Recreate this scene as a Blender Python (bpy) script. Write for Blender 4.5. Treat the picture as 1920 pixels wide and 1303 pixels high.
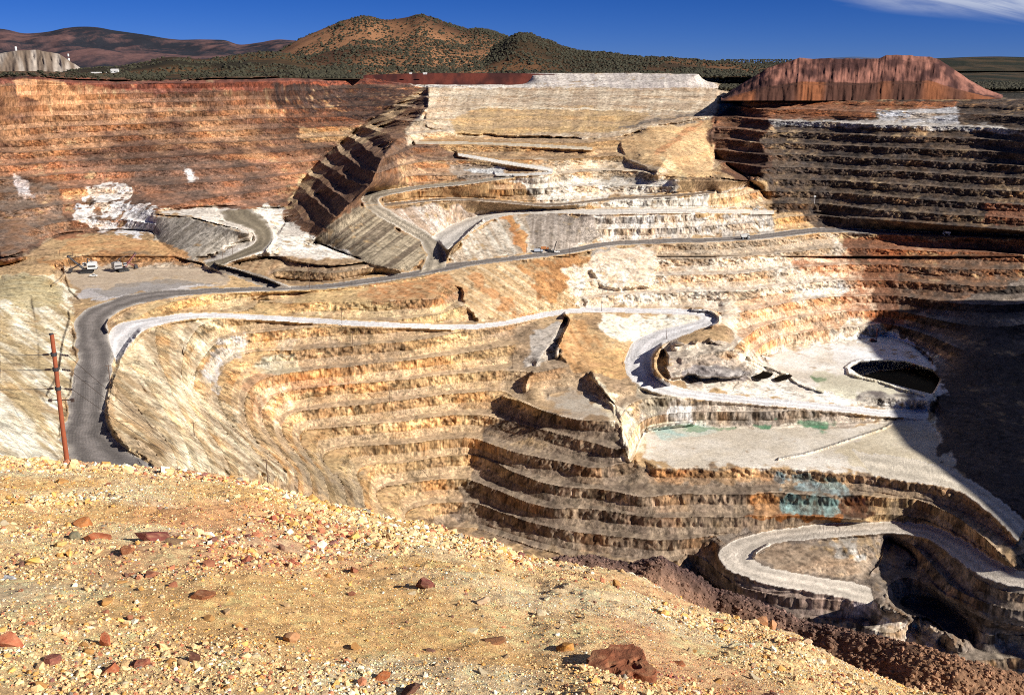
import bpy, math
import numpy as np
for _o in list(bpy.data.objects):
    bpy.data.objects.remove(_o, do_unlink=True)
SC = bpy.context.scene
COL = SC.collection
R = math.radians
# ------------------------------------------------------------------ camera
FPX = 1884.0                       # focal length in photo pixels (photo is 1920 wide)
PITCH = R(15.7)
CP, SP = math.cos(PITCH), math.sin(PITCH)
cam = bpy.data.cameras.new("camera")
cam.sensor_width = 36.0
cam.lens = 36.0 * FPX / 1920.0
cam.clip_start = 0.1
cam.clip_end = 90000.0
camo = bpy.data.objects.new("camera", cam)
camo.rotation_euler = (math.pi / 2 - PITCH, 0, 0)
COL.objects.link(camo)
SC.camera = camo
# ------------------------------------------------------------------ sky and sun
SUN_EL = R(29.0)
SUN_DIR = np.array([0.86, -0.51, 0.0]); SUN_DIR /= np.linalg.norm(SUN_DIR)
SUN_DIR = np.array([SUN_DIR[0] * math.cos(SUN_EL), SUN_DIR[1] * math.cos(SUN_EL), math.sin(SUN_EL)])
w = bpy.data.worlds.new("World"); SC.world = w
w.use_nodes = True
nt = w.node_tree; nt.nodes.clear()
def wn(t, **k):
    n = nt.nodes.new(t)
    for a, b in k.items(): setattr(n, a, b)
    return n
sky = wn('ShaderNodeTexSky', sky_type='NISHITA', sun_disc=False)
sky.sun_elevation = SUN_EL
sky.sun_rotation = math.atan2(SUN_DIR[0], SUN_DIR[1])
sky.altitude = 3000; sky.air_density = 0.6; sky.dust_density = 0.0; sky.ozone_density = 3.2
hs = wn('ShaderNodeHueSaturation'); hs.inputs['Saturation'].default_value = 1.12
tint = wn('ShaderNodeMix', data_type='RGBA', blend_type='MULTIPLY'); tint.inputs[0].default_value = 1.0; tint.inputs[7].default_value = (0.36, 0.44, 0.78, 1)
nt.links.new(sky.outputs[0], tint.inputs[6]); nt.links.new(tint.outputs[2], hs.inputs['Color'])
# thin cirrus bank low in the sky to the right
tc = wn('ShaderNodeTexCoord')
sep = wn('ShaderNodeSeparateXYZ'); nt.links.new(tc.outputs['Generated'], sep.inputs[0])
def wm(op, a, b=None, clamp=False):
    n = wn('ShaderNodeMath', operation=op, use_clamp=clamp)
    for i, v in enumerate((a, b)):
        if v is None: continue
        if isinstance(v, (int, float)): n.inputs[i].default_value = v
        else: nt.links.new(v, n.inputs[i])
    return n.outputs[0]
azr = wm('DIVIDE', sep.outputs['X'], sep.outputs['Y'])          # tangent of azimuth right of the view axis
elr = wm('DIVIDE', sep.outputs['Z'], sep.outputs['Y'])
comb = wn('ShaderNodeCombineXYZ')
nt.links.new(wm('MULTIPLY', azr, 5.0), comb.inputs[0]); nt.links.new(wm('MULTIPLY', wm('ADD', elr, wm('MULTIPLY', azr, 0.18)), 42.0), comb.inputs[1])
cn = wn('ShaderNodeTexNoise'); cn.inputs['Scale'].default_value = 1.0; cn.inputs['Detail'].default_value = 7; cn.inputs['Roughness'].default_value = 0.62; cn.inputs['Distortion'].default_value = 0.6
nt.links.new(comb.outputs[0], cn.inputs['Vector'])
# lower edge of the bank: sloping line from (az .33, el .055) to (az .53, el .034)
edge = wm('SUBTRACT', elr, wm('SUBTRACT', 0.0753, wm('MULTIPLY', azr, 0.083)))
e2 = wm('MULTIPLY', edge, 60.0, True)
e3 = wm('MULTIPLY', wm('SUBTRACT', azr, 0.285), 14.0, True)
cov = wm('MULTIPLY', wm('MULTIPLY', wm('SUBTRACT', wm('ADD', cn.outputs['Fac'], wm('MULTIPLY', e2, 0.12)), 0.44), 4.5, True), wm('MULTIPLY', e2, e3))
cov = wm('MULTIPLY', cov, 0.72)
mixc = wn('ShaderNodeMix', data_type='RGBA'); mixc.inputs[7].default_value = (7.6, 8.2, 9.6, 1)
nt.links.new(cov, mixc.inputs[0]); nt.links.new(hs.outputs[0], mixc.inputs[6])
bg = wn('ShaderNodeBackground'); bg.inputs['Strength'].default_value = 0.052
nt.links.new(mixc.outputs[2], bg.inputs[0])
wo = wn('ShaderNodeOutputWorld'); nt.links.new(bg.outputs[0], wo.inputs[0])
sun = bpy.data.lights.new("sun", 'SUN'); sun.energy = 5.0; sun.angle = R(0.5); sun.color = (1.0, 0.95, 0.87)
suno = bpy.data.objects.new("sun", sun); COL.objects.link(suno)
from mathutils import Vector
suno.rotation_euler = Vector(-SUN_DIR).to_track_quat('-Z', 'Y').to_euler()
SC.view_settings.view_transform = 'Standard'; SC.view_settings.look = 'None'
SC.view_settings.exposure = 0.66; SC.view_settings.gamma = 1.0
SC.render.engine = 'CYCLES'
SC.cycles.use_denoising = False; SC.cycles.filter_width = 1.0; SC.cycles.caustics_reflective = False; SC.cycles.sample_clamp_indirect = 3.0
SC.cycles.max_bounces = 4; SC.cycles.diffuse_bounces = 2

# ------------------------------------------------------------------ helpers
def s_of_y(y):                    # depression slope (drop per metre of forward distance) of a photo row
    v = (np.asarray(y, float) - 651.5) / FPX
    return (SP + v * CP) / (CP - v * SP)
def y_of_s(s):
    return 651.5 + FPX * (s * CP - SP) / (CP + s * SP)
def xfac(s): return CP + s * SP   # depth along the lens axis per metre forward
def pix_to_world(px, py, d):
    s = s_of_y(py)
    return np.array([(px - 960) / FPX * d * xfac(s), d, -s * d])
def world_to_pix(X, Y, Z):
    s = -Z / Y
    return 960 + FPX * X / (Y * xfac(s)), y_of_s(s)

_rng0 = np.random.RandomState(7)
PERM = _rng0.permutation(4096).astype(np.int32)
VAL = _rng0.rand(4096).astype(np.float32) * 2 - 1
def noise3(x, y, z, seed=0):
    xf = np.floor(x); yf = np.floor(y); zf = np.floor(z)
    xi = xf.astype(np.int32); yi = yf.astype(np.int32); zi = zf.astype(np.int32)
    fx = (x - xf).astype(np.float32); fy = (y - yf).astype(np.float32); fz = (z - zf).astype(np.float32)
    ux = fx * fx * (3 - 2 * fx); uy = fy * fy * (3 - 2 * fy); uz = fz * fz * (3 - 2 * fz)
    def h(a, b, c):
        return VAL[PERM[(PERM[(PERM[(a + seed * 17) & 4095] + b) & 4095] + c) & 4095]]
    r0 = h(xi, yi, zi) * (1 - ux) + h(xi + 1, yi, zi) * ux
    r1 = h(xi, yi + 1, zi) * (1 - ux) + h(xi + 1, yi + 1, zi) * ux
    a = r0 * (1 - uy) + r1 * uy
    r0 = h(xi, yi, zi + 1) * (1 - ux) + h(xi + 1, yi, zi + 1) * ux
    r1 = h(xi, yi + 1, zi + 1) * (1 - ux) + h(xi + 1, yi + 1, zi + 1) * ux
    b = r0 * (1 - uy) + r1 * uy
    return a * (1 - uz) + b * uz
def noise2(x, y, seed=0):
    xf = np.floor(x); yf = np.floor(y)
    xi = xf.astype(np.int32); yi = yf.astype(np.int32)
    fx = (x - xf).astype(np.float32); fy = (y - yf).astype(np.float32)
    ux = fx * fx * (3 - 2 * fx); uy = fy * fy * (3 - 2 * fy)
    def h(a, b): return VAL[PERM[(PERM[(a + seed * 31) & 4095] + b) & 4095]]
    return (h(xi, yi) * (1 - ux) + h(xi + 1, yi) * ux) * (1 - uy) + (h(xi, yi + 1) * (1 - ux) + h(xi + 1, yi + 1) * ux) * uy
def fbm2(x, y, o=4, seed=0, g=0.5):
    r = 0; a = 1; t = 0
    for i in range(o):
        r = r + a * noise2(x * 2 ** i + 13.7 * i + 5.37, y * 2 ** i - 7.1 * i, seed + i); t += a; a *= g
    return r / t
def fbm3(x, y, z, o=3, seed=0, g=0.5):
    r = 0; a = 1; t = 0
    for i in range(o):
        r = r + a * noise3(x * 2 ** i + 9.1 * i, y * 2 ** i - 5.3 * i, z * 2 ** i + 3.3 * i, seed + i); t += a; a *= g
    return r / t
def sstep(a, b, x):
    t = np.clip((x - a) / (b - a), 0, 1); return t * t * (3 - 2 * t)
def lin(c):
    c = np.asarray(c, float) / 255.0
    return np.where(c <= 0.04045, c / 12.92, ((c + 0.055) / 1.055) ** 2.4)
def grid_faces(ny, nx):
    i = np.arange(ny * nx, dtype=np.int32).reshape(ny, nx)
    return np.stack([i[1:, :-1], i[1:, 1:], i[:-1, 1:], i[:-1, :-1]], -1).reshape(-1, 4)
def np_mesh(name, V, F, mat, col=None, smooth=False, parent=None):
    V = np.asarray(V, np.float32).reshape(-1, 3); F = np.asarray(F, np.int32)
    k = F.shape[1]
    me = bpy.data.meshes.new(name)
    me.vertices.add(len(V)); me.vertices.foreach_set("co", V.ravel())
    me.loops.add(F.size); me.loops.foreach_set("vertex_index", F.ravel())
    me.polygons.add(len(F)); me.polygons.foreach_set("loop_start", np.arange(len(F), dtype=np.int32) * k)
    if col is not None:
        ca = me.color_attributes.new("Col", 'FLOAT_COLOR', 'POINT')
        c4 = np.ones((len(V), 4), np.float32); c4[:, :3] = np.asarray(col).reshape(-1, 3)
        ca.data.foreach_set("color", c4.ravel())
    me.update(calc_edges=True)
    me.polygons.foreach_set("use_smooth", np.full(len(F), smooth, bool))
    if mat is not None: me.materials.append(mat)
    o = bpy.data.objects.new(name, me); COL.objects.link(o)
    if parent is not None: o.parent = parent
    return o
def tag(o, label=None, cat=None, group=None, kind=None):
    if label: o['label'] = label
    if cat: o['category'] = cat
    if group: o['group'] = group
    if kind: o['kind'] = kind
    return o

# ------------------------------------------------------------------ materials
def mat_new(name):
    m = bpy.data.materials.new(name); m.use_nodes = True
    m.node_tree.nodes.clear(); return m, m.node_tree
def earth_mat(name, scale, lo=0.72, hi=1.28, bump=0.5, bump_dist=1.0, rough=0.95, fine=4.0):
    m, t = mat_new(name); N = t.nodes; L = t.links
    out = N.new('ShaderNodeOutputMaterial'); b = N.new('ShaderNodeBsdfPrincipled')
    b.inputs['Roughness'].default_value = rough; b.inputs['Specular IOR Level'].default_value = 0.12
    at = N.new('ShaderNodeAttribute'); at.attribute_name = "Col"
    tc = N.new('ShaderNodeTexCoord')
    n1 = N.new('ShaderNodeTexNoise'); n1.inputs['Scale'].default_value = scale; n1.inputs['Detail'].default_value = 6; n1.inputs['Roughness'].default_value = 0.7
    n2 = N.new('ShaderNodeTexNoise'); n2.inputs['Scale'].default_value = scale * fine; n2.inputs['Detail'].default_value = 4; n2.inputs['Roughness'].default_value = 0.7
    mp = N.new('ShaderNodeMapping'); mp.inputs['Location'].default_value = (137.37, 71.13, 19.71); mp.inputs['Rotation'].default_value = (0.3, 0.2, 0.7); L.new(tc.outputs['Object'], mp.inputs[0])
    L.new(mp.outputs[0], n1.inputs[0]); L.new(mp.outputs[0], n2.inputs[0])
    mr = N.new('ShaderNodeMapRange'); mr.inputs[1].default_value = 0.3; mr.inputs[2].default_value = 0.7; mr.inputs[3].default_value = lo; mr.inputs[4].default_value = hi
    L.new(n1.outputs['Fac'], mr.inputs[0])
    vm = N.new('ShaderNodeVectorMath'); vm.operation = 'SCALE'
    L.new(at.outputs['Color'], vm.inputs[0]); L.new(mr.outputs[0], vm.inputs['Scale'])
    L.new(vm.outputs[0], b.inputs['Base Color'])
    ad = N.new('ShaderNodeMath'); ad.operation = 'ADD'; L.new(n1.outputs['Fac'], ad.inputs[0]); L.new(n2.outputs['Fac'], ad.inputs[1])
    bp = N.new('ShaderNodeBump'); bp.inputs['Strength'].default_value = bump; bp.inputs['Distance'].default_value = bump_dist
    L.new(ad.outputs[0], bp.inputs['Height']); L.new(bp.outputs[0], b.inputs['Normal'])
    L.new(b.outputs[0], out.inputs[0]); return m
def flat_mat(name, rgb, rough=0.6, metal=0.0, var=0.25, scale=1.5, bump=0.0):
    m, t = mat_new(name); N = t.nodes; L = t.links
    out = N.new('ShaderNodeOutputMaterial'); b = N.new('ShaderNodeBsdfPrincipled')
    b.inputs['Roughness'].default_value = rough; b.inputs['Metallic'].default_value = metal
    tc = N.new('ShaderNodeTexCoord'); n1 = N.new('ShaderNodeTexNoise'); n1.inputs['Scale'].default_value = scale; n1.inputs['Detail'].default_value = 5
    L.new(tc.outputs['Object'], n1.inputs[0])
    mx = N.new('ShaderNodeMix'); mx.data_type = 'RGBA'
    c = np.array(rgb)
    mx.inputs[6].default_value = (*(c * (1 - var)), 1); mx.inputs[7].default_value = (*np.clip(c * (1 + var), 0, 1), 1)
    L.new(n1.outputs['Fac'], mx.inputs[0]); L.new(mx.outputs[2], b.inputs['Base Color'])
    if bump:
        bp = N.new('ShaderNodeBump'); bp.inputs['Strength'].default_value = bump; L.new(n1.outputs['Fac'], bp.inputs['Height']); L.new(bp.outputs[0], b.inputs['Normal'])
    L.new(b.outputs[0], out.inputs[0]); return m
M_PIT = earth_mat("pit_rock", 0.35, 0.76, 1.24, 0.34, 0.9, fine=3.5)
def add_streaks(m):
    t = m.node_tree; N = t.nodes; L = t.links
    b = [n for n in N if n.type == 'BSDF_PRINCIPLED'][0]; src = b.inputs['Base Color'].links[0].from_socket
    tc = N.new('ShaderNodeTexCoord'); mp = N.new('ShaderNodeMapping'); mp.inputs['Scale'].default_value = (0.75, 0.75, 0.085)
    L.new(tc.outputs['Object'], mp.inputs[0])
    n = N.new('ShaderNodeTexNoise'); n.inputs['Scale'].default_value = 1.0; n.inputs['Detail'].default_value = 5; n.inputs['Roughness'].default_value = 0.65
    L.new(mp.outputs[0], n.inputs[0])
    mr = N.new('ShaderNodeMapRange'); mr.inputs[1].default_value = 0.34; mr.inputs[2].default_value = 0.62; mr.inputs[3].default_value = 0.48; mr.inputs[4].default_value = 1.26
    L.new(n.outputs['Fac'], mr.inputs[0])
    ge = N.new('ShaderNodeNewGeometry'); sp = N.new('ShaderNodeSeparateXYZ'); L.new(ge.outputs['True Normal'], sp.inputs[0])
    st = N.new('ShaderNodeMapRange'); st.inputs[1].default_value = 0.80; st.inputs[2].default_value = 0.95; st.inputs[3].default_value = 1.0; st.inputs[4].default_value = 0.12   # steep rock only
    L.new(sp.outputs['Z'], st.inputs[0])
    mx = N.new('ShaderNodeMix'); mx.data_type = 'FLOAT'; mx.inputs[2].default_value = 1.0
    L.new(st.outputs[0], mx.inputs[0]); L.new(mr.outputs[0], mx.inputs[3])
    vm = N.new('ShaderNodeVectorMath'); vm.operation = 'SCALE'; L.new(src, vm.inputs[0]); L.new(mx.outputs[0], vm.inputs['Scale']); L.new(vm.outputs[0], b.inputs['Base Color'])
add_streaks(M_PIT)
M_HILL = earth_mat("hill_earth", 0.05, 0.8, 1.2, 0.3, 2.0)
M_FG = earth_mat("near_gravel_ground", 45.0, 0.6, 1.35, 0.9, 0.02, fine=3.0)
M_STONE = earth_mat("loose_stone", 25.0, 0.75, 1.25, 0.5, 0.01, fine=4.0)
# ------------------------------------------------------------------ the open pit
H = 13.0                                             # bench height, metres
K = lambda k: -H * k
def geo(a, b, n): return a + (b - a) * (np.linspace(0, 1, n) ** 1.8)
gx = np.concatenate([-60 - geo(0, 1500, 36)[::-1][:-1], np.arange(-60, 1990, 1.5)])
gy = np.concatenate([np.arange(129.5, 480, 1.2), np.arange(480, 1110, 1.5), np.arange(1110, 1335, 2.0)])
NX, NY = len(gx), len(gy)
S = s_of_y(gy)[:, None].astype(np.float64)
PX, PY = np.meshgrid(gx, gy)
qs = np.zeros((NY, NX)); qn = np.zeros((NY, NX))
ix_of = lambda x: np.rint(np.interp(x, gx, np.arange(NX))).astype(int)
iy_of = lambda y: np.rint(np.interp(y, gy, np.arange(NY))).astype(int)
def put(x, y, z, wt=1.0):
    i = iy_of(y); j = ix_of(x)
    np.add.at(qs, (i, j), wt * s_of_y(y) / np.maximum(-z, 1.0)); np.add.at(qn, (i, j), wt)
def dens(P, step=0.7):
    out = [];
    for a, b in zip(P[:-1], P[1:]):
        n = max(2, int(max(abs(b[0] - a[0]), abs(b[1] - a[1])) / step))
        t = np.linspace(0, 1, n)[:, None]; out.append(np.array(a)[None] * (1 - t) + np.array(b)[None] * t)
    return np.concatenate(out)
def cr(P, n=10):                                     # Catmull-Rom smoothing of a polyline
    P = np.array(P, float)
    if len(P) < 3: return P
    Q = np.concatenate([[2 * P[0] - P[1]], P, [2 * P[-1] - P[-2]]]); out = []
    t = np.linspace(0, 1, n, endpoint=False)[:, None]
    for i in range(len(P) - 1):
        a, b, c, d = Q[i:i + 4]
        out.append(0.5 * (2 * b + (c - a) * t + (2 * a - 5 * b + 4 * c - d) * t ** 2 + (3 * b - a - 3 * c + d) * t ** 3))
    out.append(P[-1:]); return np.concatenate(out)
def line(P, z=None, d=None):
    P = np.array(P, float)
    if P.shape[1] == 2:
        P = np.column_stack([P, np.full(len(P), z) if z is not None else -s_of_y(P[:, 1]) * d])
    D = dens(cr(P, 6)); put(D[:, 0], D[:, 1], D[:, 2])
def inpoly(P, warp=None, box=None):
    P = np.array(P, float)
    x0, y0 = P.min(0) - 30; x1, y1 = P.max(0) + 30
    j0, j1 = np.searchsorted(gx, [x0, x1]); i0, i1 = np.searchsorted(gy, [y0, y1])
    X = PX[i0:i1, j0:j1]; Y = PY[i0:i1, j0:j1]
    if warp is not None: X = X + warp[0][i0:i1, j0:j1]; Y = Y + warp[1][i0:i1, j0:j1]
    m = np.zeros(X.shape, bool)
    for (ax, ay), (bx, by) in zip(P, np.roll(P, -1, 0)):
        if ay == by: continue
        c = ((ay > Y) != (by > Y)) & (X < (bx - ax) * (Y - ay) / (by - ay) + ax); m ^= c
    return (slice(i0, i1), slice(j0, j1)), m
ROADM = np.zeros((NY, NX), np.int8); LAT = np.zeros((NY, NX), np.float32); FLAT = np.zeros((NY, NX), bool)
def ribbon(sec, rid):
    sec = cr(sec, 8)
    for a, b in zip(sec[:-1], sec[1:]):
        n = int(max(np.abs(a[:4] - b[:4]).max() / 0.6, 2)); m = int(max(np.hypot(a[2] - a[0], a[3] - a[1]), np.hypot(b[2] - b[0], b[3] - b[1])) / 0.7) + 3
        t, v = np.meshgrid(np.linspace(0, 1, n), np.linspace(0, 1, m))
        c = a[None, None] * (1 - t[..., None]) + b[None, None] * t[..., None]
        vw = v + 0.07 * noise2((c[..., 0] + c[..., 1]) / 9.0, v * 1.5, 9)
        x = c[..., 0] * (1 - vw) + c[..., 2] * vw; y = c[..., 1] * (1 - vw) + c[..., 3] * vw
        put(x.ravel(), y.ravel(), c[..., 4].ravel(), 4.0)
        i = iy_of(y.ravel()); j = ix_of(x.ravel())
        ROADM[i, j] = rid; LAT[i, j] = v.ravel(); FLAT[i, j] = True
def flat_poly(P, z):
    sl, m = inpoly(P)
    FLAT[sl] |= m
    sub = np.where(m, np.broadcast_to(S[sl[0]], m.shape) / (-z), 0)
    qs[sl] += np.where(qn[sl] == 0, sub, 0); qn[sl] += np.where((qn[sl] == 0) & m, 1, 0)

ROADS = {
1: [(128,872,292,878,-145),(122,850,262,862,-147),(119,825,232,838,-151),(121,800,208,812,-155),(126,770,197,780,-160),(135,735,197,745,-164),(143,700,205,712,-168),(146,668,211,680,-173),(142,638,209,652,-178),(140,612,203,622,-183),(152,590,202,602,-186),(180,573,218,587,-189),(220,559,250,572,-191),(265,549,295,562,-192),(330,544,350,554,-193),(400,541,412,549,-195),(480,539,488,546,-198),(560,537,566,543,-201),(620,532,622,540,-203),(680,524,682,533,-203),(740,515,742,524,-203),(800,504,805,514,-203),(850,493,855,504,-202),(900,488,905,495,-200),(960,481,965,488,-199),(1020,474,1024,481,-198),(1070,466,1074,474,-197),(1110,458,1114,466,-196),(1150,453,1154,460,-196),(1250,448,1250,456,-195),(1350,446,1350,453,-195),(1400,442,1402,450,-195),(1450,437,1452,446,-195),(1500,430,1502,440,-195),(1560,428,1560,435,-195),(1700,434,1700,440,-195),(1925,441,1925,448,-195)],
2: [(210,655,220,682,-183),(206,632,240,651,-187),(216,613,262,624,-190),(252,602,290,611,-195),(330,590,340,600,-201),(400,587,400,595,-206),(500,592,500,600,-213),(600,598,600,606,-218),(700,604,700,612,-221),(760,607,760,614,-225),(840,609,840,617,-231),(880,609,880,617,-233),(920,606,920,613,-235),(960,600,960,607,-237),(1000,590,1000,598,-239),(1040,583,1040,591,-240),(1070,579,1070,587,-241),(1120,577,1120,585,-243),(1180,578,1180,586,-245),(1240,579,1240,588,-247),(1290,580,1290,590,-248),(1328,583,1312,594,-249),(1347,597,1312,598,-250),(1337,609,1302,603,-251),(1307,619,1270,612,-253),(1262,635,1225,622,-256),(1232,652,1190,640,-259),(1220,674,1173,668,-262),(1224,697,1178,703,-265),(1242,713,1205,725,-268),(1272,725,1250,740,-271),(1320,735,1310,748,-275),(1400,743,1400,756,-279),(1500,752,1500,765,-284),(1600,762,1600,774,-290),(1680,770,1680,782,-295),(1740,768,1740,784,-297)],
3: [(785,512,835,500,-202),(798,490,836,487,-199),(799,470,833,470,-194),(784,449,820,450,-187),(757,432,793,431,-178),(727,415,763,414,-169),(702,400,738,399,-161),(684,386,717,386,-155),(679,373,709,377,-150),(690,362,713,370,-147),(720,357,738,364,-144),(760,352,768,358,-142),(800,347,806,352,-139),(860,342,863,347,-136),(960,329,962,333,-130)],
4: [(812,446,838,468,-187),(860,416,882,436,-180),(900,404,912,416,-174),(940,398,950,404,-170),(1000,395,1000,401,-168),(1060,393,1060,400,-166),(1120,393,1120,402,-165),(1200,392,1200,400,-165),(1300,391,1300,399,-167),(1400,394,1400,400,-172),(1450,396,1450,401,-176)],
5: [(720,382,722,386,-156),(800,374,800,378,-153),(860,371,860,375,-153),(940,376,940,380,-156),(1020,382,1020,387,-160),(1080,379,1080,383,-158),(1150,371,1150,375,-155),(1260,365,1260,369,-152),(1340,358,1340,362,-149)],
6: [(780,266,780,270,-101),(880,267,880,270,-103),(1000,271,1000,275,-105),(1110,277,1110,281,-108)],
7: [(860,288,860,292,-113),(950,303,950,308,-119),(1035,317,1035,323,-125),(1000,325,1000,329,-127),(930,326,930,330,-129)],
8: [(386,495,402,505,-189),(430,479,442,488,-185),(472,462,492,470,-181),(482,445,512,446,-177),(466,428,503,422,-172),(425,411,490,406,-168),(410,396,470,393,-165)],
9: [(1600,845,1640,892,-299),(1740,868,1735,907,-299),(1800,890,1790,917,-300),(1850,920,1830,940,-301),(1890,950,1872,975,-303),(1925,980,1908,1012,-305)],
10: [(1930,1075,1930,1103,-318),(1880,1058,1870,1092,-320),(1840,1035,1825,1070,-323),(1790,1005,1785,1040,-326),(1740,985,1740,1010,-329),(1680,979,1680,1000,-331),(1600,980,1600,1003,-333),(1520,985,1520,1010,-335),(1450,995,1460,1017,-337),(1390,1008,1425,1030,-338),(1355,1028,1412,1043,-339),(1347,1045,1412,1050,-340),(1360,1063,1425,1058,-341),(1395,1080,1460,1068,-342),(1450,1096,1510,1078,-344),(1520,1108,1560,1086,-346),(1580,1120,1600,1092,-348),(1640,1135,1632,1102,-350)],
11: [(400,503,425,500,-190),(440,518,475,512,-193),(485,534,525,530,-197),(505,540,545,538,-199)],
}
for rid, sec in ROADS.items(): ribbon(sec, rid)
# thin haul benches and crest lines: bench level k, traced along the outer edge of the bench
CREST = [
(18,[(870,618),(842,625),(805,633),(755,641),(705,645),(640,652),(555,657),(500,656),(477,658),(450,664),(428,677),(412,694),(406,715),(408,740),(415,767),(430,792),(452,817),(482,850),(520,892)]),
(17,[(470,622),(430,632),(402,646),(382,666),(370,686),(364,712),(368,740),(382,765),(402,785),(425,808),(450,836),(478,866),(500,890)]),
(19,[(955,647),(880,660),(805,671),(755,677),(705,682),(655,690),(600,693),(562,697),(530,701),(500,707),(478,718),(463,734),(458,755),(460,780),(468,805),(482,828),(510,852),(540,885)]),
(20,[(930,695),(855,701),(805,707),(730,715),(667,720),(605,726),(555,731),(520,739),(502,752),(490,772),(494,795),(505,815),(525,845),(555,882)]),
(21,[(1150,790),(1102,788),(1065,783),(1015,768),(980,753),(942,733),(855,738),(792,745),(730,754),(680,760),(605,766),(560,771),(535,785),(528,805),(535,825),(556,850),(585,890)]),
(22,[(1156,842),(1115,830),(1065,817),(1000,801),(952,788),(917,780),(885,778),(837,779),(792,783),(755,790),(692,795),(630,801),(575,806),(562,822),(575,850),(610,895)]),
(23,[(1178,866),(1115,876),(1065,867),(1015,857),(965,847),(917,831),(887,822),(840,823),(800,826),(745,832),(680,836),(625,843),(605,858),(625,890)]),
(24,[(1560,931),(1500,929),(1460,925),(1400,926),(1340,925),(1300,926),(1250,928),(1200,931),(1130,917),(1065,913),(1015,903),(965,886),(927,867),(890,853),(860,854),(815,857),(755,866),(700,871),(670,885),(680,920)]),
(25,[(1625,977),(1560,970),(1500,968),(1440,968),(1380,968),(1300,970),(1240,970),(1200,967),(1140,958),(1080,951),(1040,953),(990,941),(940,922),(890,903),(865,898),(815,899),(752,907),(710,917),(710,940),(740,980)]),
(26,[(1345,1003),(1280,1013),(1240,1013),(1200,1010),(1130,1003),(1080,997),(1040,990),(990,977),(940,960),(902,946),(865,941),(800,946),(760,962),(770,1000)]),
(27,[(1270,1052),(1200,1055),(1130,1048),(1060,1040),(1000,1025),(940,1005),(890,990),(840,990),(830,1020)]),
(16,[(480,563),(560,568),(655,566),(740,563),(825,561)]),
(22,[(1430,668),(1480,656),(1560,645),(1620,640),(1662,628)]),
(6,[(1450,226),(1480,227),(1560,230),(1640,234),(1740,237)]),
(24,[(1640,934),(1720,937),(1790,965),(1840,1003),(1880,1045),(1900,1062)]),
(26.5,[(1665,1008),(1705,1032),(1722,1060),(1765,1112),(1790,1124),(1840,1145),(1925,1168)]),
]
for k, P in CREST: line(P, z=K(k))
flat_poly([(1195,850),(1212,808),(1300,797),(1400,802),(1560,800),(1690,790),(1742,795),(1765,850),(1800,885),(1740,868),(1640,892),(1550,884),(1470,876),(1370,876),(1230,875)], -299)
flat_poly([(1440,672),(1490,657),(1560,648),(1640,642),(1668,634),(1710,652),(1742,680),(1758,700),(1742,752),(1640,742),(1540,730),(1505,715),(1460,695)], -286)
flat_poly([(122,505),(400,506),(428,525),(300,536),(200,550),(155,562),(133,540)], -194)
flat_poly([(1032,742),(1060,735),(1110,740),(1148,762),(1150,784),(1102,782),(1065,776),(1030,764)], K(21))
flat_poly([(1690,1130),(1760,1130),(1820,1180),(1760,1190),(1700,1150)], -374)
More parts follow.
